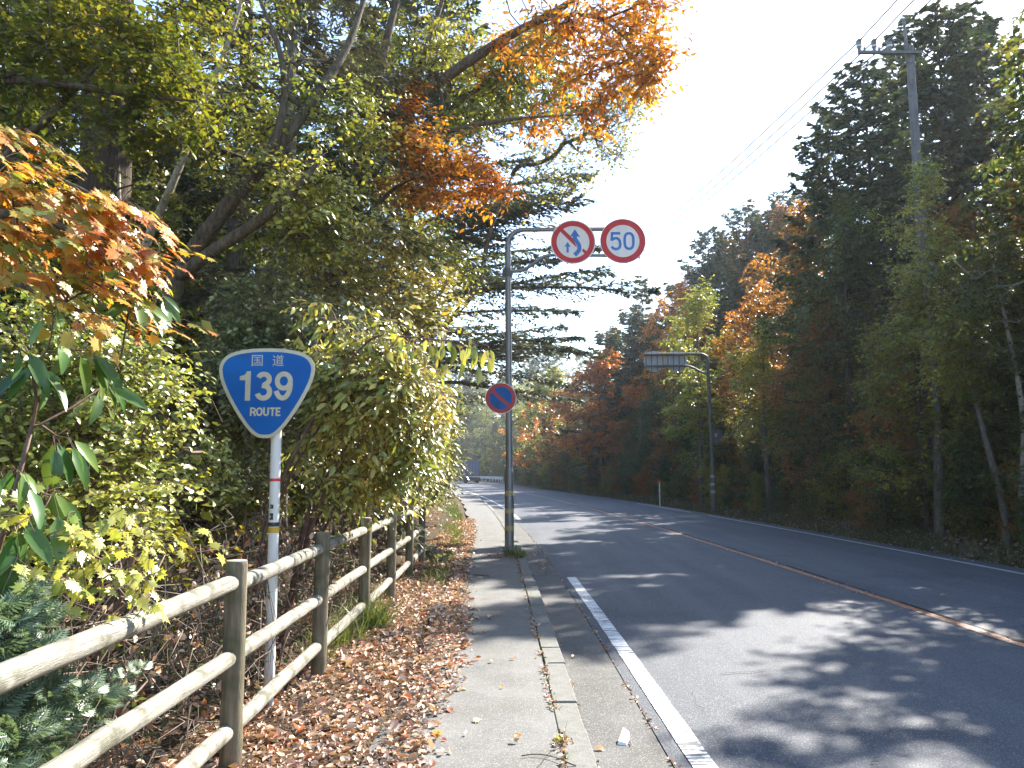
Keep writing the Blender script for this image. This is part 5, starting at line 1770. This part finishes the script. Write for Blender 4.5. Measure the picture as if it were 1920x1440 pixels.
# ---------------- kinds for copying: two cypresses, three broadleaf trees, two bushes
b = gb(17.5, 20)
K1 = make_conifer('cypress_tree', b, 'dark cypress in the wood behind the roadside trees', 'tree', 301, 14.5, .2, 2.6, 1.0, 84, None, M['bark_dark'], M['nd_cypress'], lift=.5, droop=.25, prof=.62, tws=20, per=12, nl=.28, nw=.13, wig=.5, noise=.45, flatn=.8, group='dark cypresses deep in the wood')
b = gb(15.5, 13)
K2 = generic_tree(302, 12, 3.6, .9, M['lf_dark'], M['bark_dark'], 'broadleaf_tree', 'dark-leaved tree in the shade behind the roadside trees', 'tree', b, n=460, L=.15, group='dark broadleaf trees deep in the wood')
b = gb(-8.0, 19)
K3 = generic_tree(303, 11, 2.6, 1.2, M['lf_yellowgreen'], M['bark_brown'], 'broadleaf_tree', 'yellow-green tree in the wood behind the fence-side shrubs', 'tree', b, n=230, L=.14, group='yellow-green trees in the left wood')
b = gb(11.6, 26.5)
K6 = generic_tree(306, 5.6, 2.2, .35, M['lf_dark'], M['bark_dark'], 'small_tree', 'dark green low tree in the front rank of the right wood', 'tree', b, n=300, L=.10, tw_len=.5, rt=.005, group='low trees along the right verge, dark green', trunk_r=.06)
b = gb(11.2, 15.2)
K4 = generic_tree(304, 3.0, 1.3, .15, M['lf_dark'], M['bark_dark'], 'bush', 'dark green bush at the shaded foot of the right wood', 'bush', b, n=120, L=.10, tw_len=.4, rt=.004, group='bushes along the right verge, dark green', trunk_r=.03)
b = gb(-4.6, 33)
K5 = generic_tree(305, 3.2, 1.6, .15, M['lf_pale'], M['twig_red'], 'bush', 'pale green bush along the far end of the footway', 'bush', b, n=130, L=.14, tw_len=.5, rt=.004, group='bushes along the far footway, pale green', trunk_r=.03)

r = np.random.default_rng(404)
occ = []


HUE = {'olive_leaf': 'olive-leaved', 'yellow_green_leaf': 'yellow-green', 'yellow_leaf': 'golden-leaved', 'rusty_leaf': 'rust-brown', 'green_leaf': 'mid-green',
       'dark_green_leaf': 'dark green', 'pale_glossy_leaf': 'pale green', 'lime_leaf': 'lime-yellow', 'orange_leaf': 'orange'}


def plant(src, x, y, sc=1.0, label=None, group=None, mats=None):
    if mats and 'crown' in mats and label is None:
        hue = HUE[mats['crown'].name]
        label = src['label']
        for old in ('dark green', 'pale green', 'dark-leaved', 'yellow-green'):
            if label.startswith(old):
                label = hue + label[len(old):]
                break
        group = src['group'].split(',')[0] + ', ' + hue
    elif mats and 'crown' in mats and label:
        hue = HUE[mats['crown'].name]
        label = label.replace('shaded tree', 'shaded ' + hue + ' tree').replace('dim tree', 'dim ' + hue + ' tree').replace('dark green bush', hue + ' bush')
        group = group + ', ' + hue
    copy_tree(src, gb(x, y, -.05), label, group, r.uniform(0, 6.28), (sc * r.uniform(.9, 1.1), sc * r.uniform(.9, 1.1), sc), mats)


# right wood: second and third rank, all along the road (some beside the camera, shading the asphalt)
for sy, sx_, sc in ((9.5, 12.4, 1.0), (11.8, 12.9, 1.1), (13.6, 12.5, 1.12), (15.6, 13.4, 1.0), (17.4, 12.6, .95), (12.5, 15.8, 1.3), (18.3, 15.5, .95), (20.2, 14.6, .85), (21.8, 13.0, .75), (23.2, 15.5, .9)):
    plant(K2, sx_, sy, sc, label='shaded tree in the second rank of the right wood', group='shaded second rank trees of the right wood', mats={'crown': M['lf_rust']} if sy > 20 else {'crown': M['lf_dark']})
for y in np.arange(24, 120, 4.3):
    s0 = 12.8 + r.uniform(-.5, .9)
    if not (14 < y < 24):
        pass
    hx = float(kx(y)) + s0
    sc = r.uniform(.72, .95)
    if y < 16.6:
        sc = 1.2
    elif y < 21.5:
        sc = .72
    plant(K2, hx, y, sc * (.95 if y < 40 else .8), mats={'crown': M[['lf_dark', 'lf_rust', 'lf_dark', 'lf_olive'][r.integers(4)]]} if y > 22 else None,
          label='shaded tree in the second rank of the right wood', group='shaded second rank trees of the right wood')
for y in np.arange(2, 130, 5.2):
    for row in range(3):
        s0 = 15.5 + 4.2 * row + r.uniform(-1, 1)
        if row < 2 and 15.5 < y < 23:
            continue
        plant(K1, float(kx(y)) + s0, y + r.uniform(-2, 2), r.uniform(.72, .98) * (.9 if y < 34 else .72))
for y in np.arange(13.5, 112, 2.7):
    plant(K6, float(kx(y)) + 11.5 + r.uniform(-.3, .6), y, r.uniform(.75, 1.25), mats={'crown': M[['lf_dark', 'lf_rust', 'lf_olive', 'lf_dark', 'lf_green', 'lf_rust', 'lf_yellow'][r.integers(7)]]})
# right verge bushes
for y in np.arange(9.5, 110, 1.1):
    plant(K4, float(kx(y)) + 10.25 + r.uniform(-.25, .5), y, r.uniform(.35, 1.0), mats={'crown': M[['lf_dark', 'lf_green', 'lf_rust', 'lf_dark', 'lf_olive'][r.integers(5)]]})
for y in np.arange(10, 110, 2.4):
    plant(K4, float(kx(y)) + 12.6 + r.uniform(-.5, .7), y, r.uniform(1.1, 1.9))
# wooded bank that makes the falling skyline on the right
for k, u in enumerate(np.arange(1135, 1545, 22)):
    d = 70 + r.uniform(-7, 7) - 14 * smooth(1350, 1540, u)
    v = np.interp(u, [1130, 1180, 1230, 1290, 1350, 1400, 1480, 1550], [640, 590, 575, 515, 450, 415, 400, 330]) + r.uniform(-12, 45)
    b = rb_(u, d)
    H = hgt(u, v, d, b)
    if k % 3 == 1:
        mk = ['lf_rust', 'lf_dark', 'lf_olive', 'lf_orange'][r.integers(4)]
        hue = HUE[M[mk].name]
        copy_tree(K2, b, hue + ' rounded tree on the wooded bank below the skyline', 'rounded trees on the wooded bank, ' + hue, r.uniform(0, 6), (.95, .95, H / 12.0), {'crown': M[mk]})
    else:
        copy_tree(K1, b, 'dark conifer among the others on the wooded bank skyline', 'dark conifers on the wooded bank', r.uniform(0, 6), (1.25, 1.25, H / 14.6))
# sunlit trees straight ahead where the road swings out of sight
for k, (x, y, sc, what) in enumerate([(-5, 158, 1.5, 'sunlit yellow-green tree straight ahead just right of the truck'), (0, 166, 1.7, 'broad yellow-green tree beyond the guardrail'), (-10, 188, 1.8, 'yellow-green tree closing the road above the truck'),
                                      (-16, 200, 1.8, 'yellow-green tree closing the road left of the truck'), (4, 158, 1.5, 'yellow-green tree beside the pale orange one at the bend'), (-23, 208, 1.7, 'last yellow-green tree before the road disappears')]):
    copy_tree(K3, gb(x, y, -.1), what, 'sunlit trees straight ahead at the bend', r.uniform(0, 6), (sc * 1.3, sc * 1.3, sc), {'crown': M[['lf_lime', 'lf_yellowgreen'][k % 2]]})
# far bank of trees that closes the bend
for k in range(34):
    x, y = r.uniform(-46, 16), r.uniform(176, 220)
    if abs(x - float(kx(y)) - 4) < 8:
        continue
    plant(K2 if k % 3 else K1, x, y, r.uniform(1.0, 1.5), label='dim tree closing the view beyond the far bend', group='dim trees beyond the far bend', mats={'crown': M[['lf_dark', 'lf_olive', 'lf_green'][k % 3]]} if k % 3 else None)
for k, y in enumerate(np.arange(112, 178, 5.0)):
    plant(K2, float(kx(y)) + 13.0 + r.uniform(0, 1.5), y, r.uniform(.85, 1.15), label='shaded tree on the outside of the far bend', group='shaded trees on the outside of the bend')
    plant(K4, float(kx(y)) + 11.2, y, r.uniform(1.0, 1.6))

# left wood: ranks behind the hero trees
for y in np.arange(9.5, 62, 4.0):
    for row in range(3):
        s0 = -8.6 - 3.6 * row + r.uniform(-1.2, 1.2)
        q = r.integers(3)
        if q == 0:
            plant(K3, float(kx(y)) + s0, y + r.uniform(-1, 1), r.uniform(.9, 1.3))
        elif q == 1:
            plant(K2, float(kx(y)) + s0, y + r.uniform(-1, 1), r.uniform(.9, 1.2), label='dark-leaved tree in the wood behind the fence', group='dark broadleaf trees in the left wood')
        else:
            plant(K1, float(kx(y)) + s0, y + r.uniform(-1, 1), r.uniform(.95, 1.25), label='dark cypress in the wood behind the fence', group='dark cypresses in the left wood')
# understorey of the left wood
for y in np.arange(4.5, 32, 2.3):
    for row in range(2):
        plant(K4, float(kx(y)) - 4.6 - 2.2 * row + r.uniform(-.6, .6), y, r.uniform(.9, 1.5), label='dark green bush under the trees behind the fence', group='dark bushes in the left wood', mats={'crown': M[['lf_dark', 'lf_green', 'lf_olive'][r.integers(3)]]})
# left edge of the road further on
labs = ['yellow-green maple leaning over the far footway', 'fresh green maple just short of the far bend', 'golden tree beside the bend where the truck is']
for k, (y, off, sc, mt_) in enumerate([(36, -3.4, .75, 'lf_yellowgreen'), (44, -3.1, .82, 'lf_yellowgreen'), (53, -3.0, .9, 'lf_yellow'), (62, -2.6, 1.0, 'lf_yellowgreen'), (72, -2.4, 1.08, 'lf_yellowgreen'), (84, -2.4, 1.12, 'lf_yellowgreen'), (97, -2.2, 1.12, 'lf_green'), (110, -2.6, 1.1, 'lf_yellowgreen'), (124, -4.5, 1.0, 'lf_olive'), (138, -5, 1.0, 'lf_green'), (152, -6, 1.0, 'lf_olive')]):
    names = ['nearest', 'second', 'third', 'fourth', 'fifth', 'sixth', 'seventh', 'eighth', 'ninth', 'tenth', 'last']
    hue = {'lf_yellowgreen': 'yellow-green', 'lf_yellow': 'golden', 'lf_green': 'fresh green', 'lf_olive': 'olive'}[mt_]
    plant(K3, float(kx(y)) + off, y, sc, label=names[k] + ' tree of the row along the far footway, ' + hue + ' leaved', group='trees along the far footway', mats={'crown': M[mt_]})
for k in range(22):
    y = 40 + k * 5
    plant(K2 if k % 2 else K3, float(kx(y)) - 8.5 + r.uniform(-1, 1), y, r.uniform(.95, 1.35), label='tree in the second row behind the far footway', group='second row trees behind the far footway')
for y in np.arange(36, 150, 4.4):
    plant(K5, float(kx(y)) - 3.1 + r.uniform(-.3, .2), y, r.uniform(.55, .8) * (1 if y < 80 else 1.3), mats={'crown': M[['lf_pale', 'lf_yellowgreen', 'lf_green'][r.integers(3)]]})

# ================================================================== leaf litter, weeds, grass
r = np.random.default_rng(77)
EY = [0, 3, 4.4, 4.75, 5.3, 5.8, 6.9, 8, 9.5, 11.5, 15, 21, 30, 45]
EXX = [-.36, -.36, -.34, -.50, -.60, -.56, -.45, -.47, -.52, -.70, -.82, -1.02, -1.5, -2.9]
n = 30000
yy = 2.2 + 26 * r.uniform(0, 1, n) ** 1.7
ex = np.interp(yy, EY, EXX) + .05 * np.sin(yy * 9) + .04 * np.sin(yy * 23 + 1)
lo = -1.95
f = r.uniform(0, 1, n) ** .85
xx = lo + (ex - lo) * f + r.exponential(.035, n) * (f > .8)
zz = np.where(xx < kx(yy) - 1.3, gz(xx, yy), 0.0) + r.uniform(.0, .028, n) * (f < .93)
Lh = np.where(r.uniform(0, 1, n) < .12, r.uniform(.06, .095, n), r.uniform(.018, .06, n))
nn_ = UP + r.normal(0, .34, (n, 3))
ax = r.normal(0, 1, (n, 3)) * [1, 1, .25]
mb = MB()
mb.scatter(T_CURL[0], T_CURL[1], np.stack([xx, yy, zz + .004], 1), nrm(ax), nrm(nn_), Lh, Lh * r.uniform(.5, .9, n))
tag(mb.build('leaf_litter', M['dead_leaf']), 'drift of fallen red-brown leaves between the fence and the bare footway', 'fallen leaves', kind='stuff')
n = 2600                                                       # needles and twig bits among the leaves
yy = 3 + 9 * r.uniform(0, 1, n) ** 1.3
ex = np.interp(yy, EY, EXX)
xx = -1.7 + (ex + .06 + 1.7) * r.uniform(0, 1, n)
P0 = np.stack([xx, yy, np.full(n, .012)], 1) + [0, 0, .0]
P0[:, 2] += r.uniform(0, .025, n)
d = nrm(r.normal(0, 1, (n, 3)) * [1, 1, .12])
ln = r.uniform(.03, .16, (n, 1))
mb = MB()
mb.twigs(P0, P0 + d * ln * .5 + r.normal(0, .006, (n, 3)), P0 + d * ln, .0016, .0009)
tag(mb.build('twig_litter', M['twig_grey']), 'fine dry twigs scattered through the fallen leaves', 'litter', kind='stuff')
# debris and weeds in the joint behind the kerb, in the gutter joint, along the centre crack
P = []
for off, n, y1, wd, z in ((-.186, 900, 22, .018, .0), (.495, 700, 26, .014, -.122), (4.62, 420, 30, .09, -.062), (.02, 420, 16, .02, -.11), (8.9, 500, 30, .2, -.1)):
    y = 2.5 + (y1 - 2.5) * r.uniform(0, 1, n) ** 1.4
    ok = np.sin(y * 3.1 + off) + np.sin(y * 7.7) + r.normal(0, .6, n) > -.2
    y = y[ok]
    P.append(np.stack([kx(y) + off + r.normal(0, wd, len(y)), y, np.full(len(y), z + .006)], 1))
P = cat_(P)
# leaves gathered in the gutter by the bottom of the picture and around the post
for (cx, cy_, sx_, sy_, n, z) in ((.62, 4.35, .17, .16, 420, -.112), (-.05, 16.05, .32, .22, 420, .0), (.58, 15.2, .06, .7, 120, -.112), (-.25, 15.9, .12, .15, 150, 0)):
    P = cat_([P, np.stack([r.normal(cx, sx_, n), r.normal(cy_, sy_, n), np.full(n, z + .008) + r.uniform(0, .02, n)], 1)])
n = len(P)
Lh = r.uniform(.012, .045, n)
mb = MB()
mb.scatter(T_CURL[0], T_CURL[1], P, nrm(r.normal(0, 1, (n, 3)) * [1, 1, .2]), nrm(UP + r.normal(0, .4, (n, 3))), Lh, Lh * .6)
tag(mb.build('leaf_debris', M['dead_leaf']), 'crumbled leaves gathered in the kerb joint, the gutter and round the post', 'leaf debris', kind='stuff')


def blades(name, pts, h, wdt, mat, label, cat, lean=.5, kind='stuff', dirs=None):
    n = len(pts)
    ax = nrm(UP + r.normal(0, lean, (n, 3)) * [1, 1, .2] + (0 if dirs is None else dirs))
    nn = nrm(rnd_dirs(r, n) * [1, 1, .2])
    L = h * r.uniform(.45, 1.2, n)
    mb = MB()
    mb.scatter(T_BLADE[0], T_BLADE[1], pts, ax, nn, L, np.full(n, wdt))
    o = mb.build(name, mat)
    return tag(o, label, cat, kind=kind)


def tuft(cx, cy_, sp, n, z=None):
    x, y = r.normal(cx, sp, n), r.normal(cy_, sp, n)
    return np.stack([x, y, (gz(x, y) if z is None else np.full(n, z)) - .01], 1)


pts = cat_([tuft(q[0], q[1], .05, 60) for q in [(-1.56 + r.normal(0, .10), 8.3 + r.uniform(-1.1, .9)) for _ in range(9)]])
blades('grass_tuft', pts, .42, .011, M['grass'], 'tuft of long green grass under the third fence post', 'grass', .45)
blades('grass_tuft', cat_([tuft(.06, 16.05, .11, 190, -.01), tuft(.16, 15.8, .07, 90, -.01)]), .26, .010, M['grass'], 'green grass tuft at the foot of the tall sign post', 'grass', .5)
n = 5200
yv = 9 + 34 * r.uniform(0, 1, n) ** .9
xv = np.interp(yv, EY, EXX) - .25 - np.abs(r.normal(0, .28, n)) - .1 * smooth(14, 30, yv)
ok = (np.sin(yv * 2.1) + np.sin(xv * 5 + yv) + r.normal(0, .5, n) > .1) & (yv > 11)
pts = np.stack([xv, yv, gz(xv, yv)], 1)[ok]
blades('verge_grass', pts, .2, .014, M['grass'], 'yellowing grass and weeds along the far leafy verge', 'grass', .6)
P = []
for y0 in np.arange(3.6, 30, .42):
    y0 = y0 + r.uniform(-.15, .15)
    P.append(tuft(float(kx(y0)) - .186, y0, .014 + .003 * r.uniform(0, 1), int(r.integers(2, 11)), 0.0))
blades('joint_weeds', cat_(P), .045, .006, M['grass'], 'small weeds sprouting in the joint behind the kerb', 'weeds', .9)
n = 15000
yv = 8 + 82 * r.uniform(0, 1, n) ** 1.4
sv = 9.12 + np.abs(r.normal(0, .65, n))
xv = kx(yv) + sv
pts = np.stack([xv, yv, gz(xv, yv) - .01], 1)
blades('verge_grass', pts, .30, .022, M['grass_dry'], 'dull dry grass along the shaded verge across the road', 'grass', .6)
n = 6000
yv = 6 + 50 * r.uniform(0, 1, n) ** 1.3
xv = kx(yv) + 9.2 + np.abs(r.normal(0, 1.0, n))
pos = np.stack([xv, yv, gz(xv, yv) + .02], 1)
Lh = r.uniform(.05, .11, n)
mb = MB()
mb.scatter(T_CURL[0], T_CURL[1], pos, nrm(r.normal(0, 1, (n, 3)) * [1, 1, .2]), nrm(UP + r.normal(0, .4, (n, 3))), Lh, Lh * .7)
tag(mb.build('leaf_litter', M['dead_leaf']), 'fallen leaves along the shaded verge across the road', 'fallen leaves', kind='stuff')
n = 26000                                                      # woodland floor on both sides
yv = 3 + 75 * r.uniform(0, 1, n) ** 1.3
left = r.uniform(0, 1, n) < .5
xv = np.where(left, kx(yv) - 2.2 - 9 * r.uniform(0, 1, n), kx(yv) + 10.4 + 9 * r.uniform(0, 1, n))
pos = np.stack([xv, yv, gz(xv, yv) + .02], 1)
Lh = r.uniform(.05, .12, n)
mb = MB()
mb.scatter(T_CURL[0], T_CURL[1], pos, nrm(r.normal(0, 1, (n, 3)) * [1, 1, .2]), nrm(UP + r.normal(0, .5, (n, 3))), Lh, Lh * .7)
tag(mb.build('forest_floor_leaves', M['dead_leaf']), 'brown leaves covering the woodland floor', 'fallen leaves', kind='stuff')


# ---------------- single leaves and bits one can point at on the footway
def single_leaf(u, v, L, mat, label, tmpl=T_CURL, wd=.8, yaw=0.0, z=0.0, cat='fallen leaf', group='single fallen leaves on the bare footway'):
    p = at(u, v, 1)
    d = p - np.array([0, 0, CAM_H])
    t = (z - CAM_H) / d[2]
    p = np.array([0, 0, CAM_H]) + d * t
    a = np.array([math.cos(yaw), math.sin(yaw), .05])
    mb = MB()
    mb.scatter(tmpl[0], tmpl[1], [(-a[0] * L / 2, -a[1] * L / 2, .008)], [a], [np.array([.15, -.2, 1.0])], L, L * wd)
    o = mb.build('fallen_leaf', M[mat])
    o.location = p
    return tag(o, label, cat, group)


single_leaf(823, 1376, .075, 'lf_yellow', 'golden fallen leaf near the litter edge at the bottom', T_MAPLE, 1.0, .6)
single_leaf(816, 1384, .06, 'lf_orange', 'orange fallen leaf lying against the golden one', T_CURL, .8, 2.4)
single_leaf(896, 1352, .065, 'dead_leaf_pale', 'whitish lobed leaf alone on the grey footway', T_MAPLE, 1.0, .2)
single_leaf(874, 1377, .045, 'dead_leaf', 'small curled brown leaf below the whitish lobed one', T_CURL, .5, 1.3)
single_leaf(971, 1384, .06, 'lf_orange', 'upper leaf of the orange-brown pair in the middle of the footway', T_CURL, .8, .9)
single_leaf(964, 1393, .06, 'dead_leaf_pale', 'lower tan leaf of the pair in the middle of the footway', T_CURL, .8, 2.6)
single_leaf(897, 1236, .06, 'lf_red', 'pinkish red leaf on the footway by the litter edge', T_CURL, .8, .4)
single_leaf(922, 1242, .055, 'dead_leaf_pale', 'pale leaf between the pinkish and the orange ones', T_CURL, .7, 2.0)
single_leaf(962, 1237, .07, 'dead_leaf', 'thin orange-brown leaf on the footway nearest the kerb joint', T_CURL, .5, .1)
single_leaf(941, 1290, .045, 'lf_orange', 'tiny orange leaf in the middle of the sunny footway', T_CURL, .7, .8)
single_leaf(880, 1160, .075, 'dead_leaf', 'dark curled leaf at the edge of the tree shadow', T_CURL, .7, .3)
single_leaf(918, 1158, .085, 'dead_leaf', 'brown leaf in the tree shadow nearer the kerb', T_CURL, .8, 1.1)
single_leaf(886, 1184, .06, 'dead_leaf_pale', 'pale leaf just below the tree shadow', T_CURL, .7, 2.2)
single_leaf(900, 1086, .10, 'dead_leaf_pale', 'pale leaf lying in the deep tree shadow', T_CURL, .7, .2)
single_leaf(1075, 1233, .06, 'lf_red', 'reddish leaf lying in the gutter against the kerb', T_CURL, .8, 1.2, z=-.113, group=None)
single_leaf(1126, 1404, .06, 'lf_red', 'dark red leaf at the top of the gutter leaf pile', T_MAPLE, 1.0, .9, z=-.108, group=None)


def ground_point(u, v, z):
    d = at(u, v, 1) - np.array([0, 0, CAM_H])
    return np.array([0, 0, CAM_H]) + d * ((z - CAM_H) / d[2])


# thin dark twig on the footway at the bottom, white shard in the gutter, weed by the kerb
a = [ground_point(u, v, .012) for u, v in ((978, 1417), (1000, 1414), (1025, 1416), (1050, 1423), (1068, 1431), (1080, 1436), (1062, 1438))]
mb = MB()
mb.tube(np.array(spline(a, 5)) - a[0], np.linspace(.0035, .0015, 31), 5)
mb.tube(np.array([a[2], ground_point(1040, 1404, .02), ground_point(1056, 1392, .04)]) - a[0], [.002, .0016, .001], 4)
mb.tube(np.array([a[2], ground_point(1015, 1430, .01), ground_point(1005, 1440, .01)]) - a[0], [.002, .0016, .001], 4)
o = mb.build('fallen_twig', M['bark_dark'])
o.location = a[0]
tag(o, 'thin dark forked twig lying on the footway at the bottom', 'twig')
a = [ground_point(888, 1077, .012), ground_point(906, 1079, .015), ground_point(918, 1080, .012)]
mb = MB()
mb.tube(np.array(a) - a[0], [.007, .009, .006], 5)
o = mb.build('fallen_twig', M['bark_dark'])
o.location = a[0]
tag(o, 'short dark stick in the tree shadow near the sign post', 'twig')
M['white_shard'] = surf_mat('white_shard', (.62, .60, .55), (.78, .76, .72), 9, .6, .3)
c = ground_point(1168, 1388, -.105)
t = thing('broken_shard', c, 'white broken wedge of debris standing up in the gutter', 'debris')
mb = MB()
mb.add([(-.045, -.06, -.008), (.012, -.075, -.008), (.055, .06, -.008), (.010, .075, -.008), (-.036, -.05, .012), (.012, -.062, .004), (.048, .055, .040), (.012, .068, .062)],
       [(0, 3, 2, 1), (4, 5, 6, 7), (0, 1, 5, 4), (1, 2, 6, 5), (2, 3, 7, 6), (3, 0, 4, 7)])
mb.build('shard', M['white_shard'], t, smooth=False)
mb = MB()
mb.tube([(.035, -.03, 0), (.045, -.05, .004), (.04, -.09, .003)], [.004, .004, .002], 5)
mb.build('splinter', M['twig_grey'], t)
c = ground_point(1052, 1392, 0)
t = thing('kerb_weed', c, 'small bright green weed with a dry brown stalk by the kerb', 'weed')
k = 30
mb = MB()
pp = r.normal(0, .018, (k, 3)) * [1, 1, .3] + [-.008, 0, .015]
mb.scatter(T_OVAL[0], T_OVAL[1], pp, nrm(r.normal(0, 1, (k, 3)) + [0, 0, .5]), nrm(UP + r.normal(0, .5, (k, 3))), .03, .017)
mb.build('leaves', M['lf_yellowgreen'], t)
mb = MB()
mb.tube([(.02, 0, 0), (.025, .01, .06), (.04, .03, .12)], [.0025, .002, .001], 5)
mb.scatter(T_CURL[0], T_CURL[1], r.normal(0, .018, (16, 3)) * [1, 1, .4] + [.03, -.01, .02], rnd_dirs(r, 16), nrm(UP + r.normal(0, .6, (16, 3))), .03, .014)
mb.build('dry_stalk', M['dead_leaf'], t)
# ---------------- thin bluish air volume added to lift dark areas like lens glare
m, ns, lk = new_mat('lens_veil_air')
pv = N(ns, 'ShaderNodeVolumePrincipled')
pv.inputs['Color'].default_value = (.90, .95, 1.0, 1)
pv.inputs['Density'].default_value = .0004
pv.inputs['Anisotropy'].default_value = .35
o = N(ns, 'ShaderNodeOutputMaterial')
lk.new(pv.outputs[0], o.inputs['Volume'])
mb = MB()
mb.box((float(kx(240)) / 2 - 60, 235, 20), (1300, 640, 42.6))
tag(mb.build('lens_veil', m, smooth=False), kind='stuff')
bpy.context.view_layer.update()
tri = 0
for me in {o.data for o in bpy.data.objects if o.type == 'MESH'}:
    tri += len(me.loops) - 2 * len(me.polygons)
print('TRIS unique', tri, 'objects', len(bpy.data.objects))
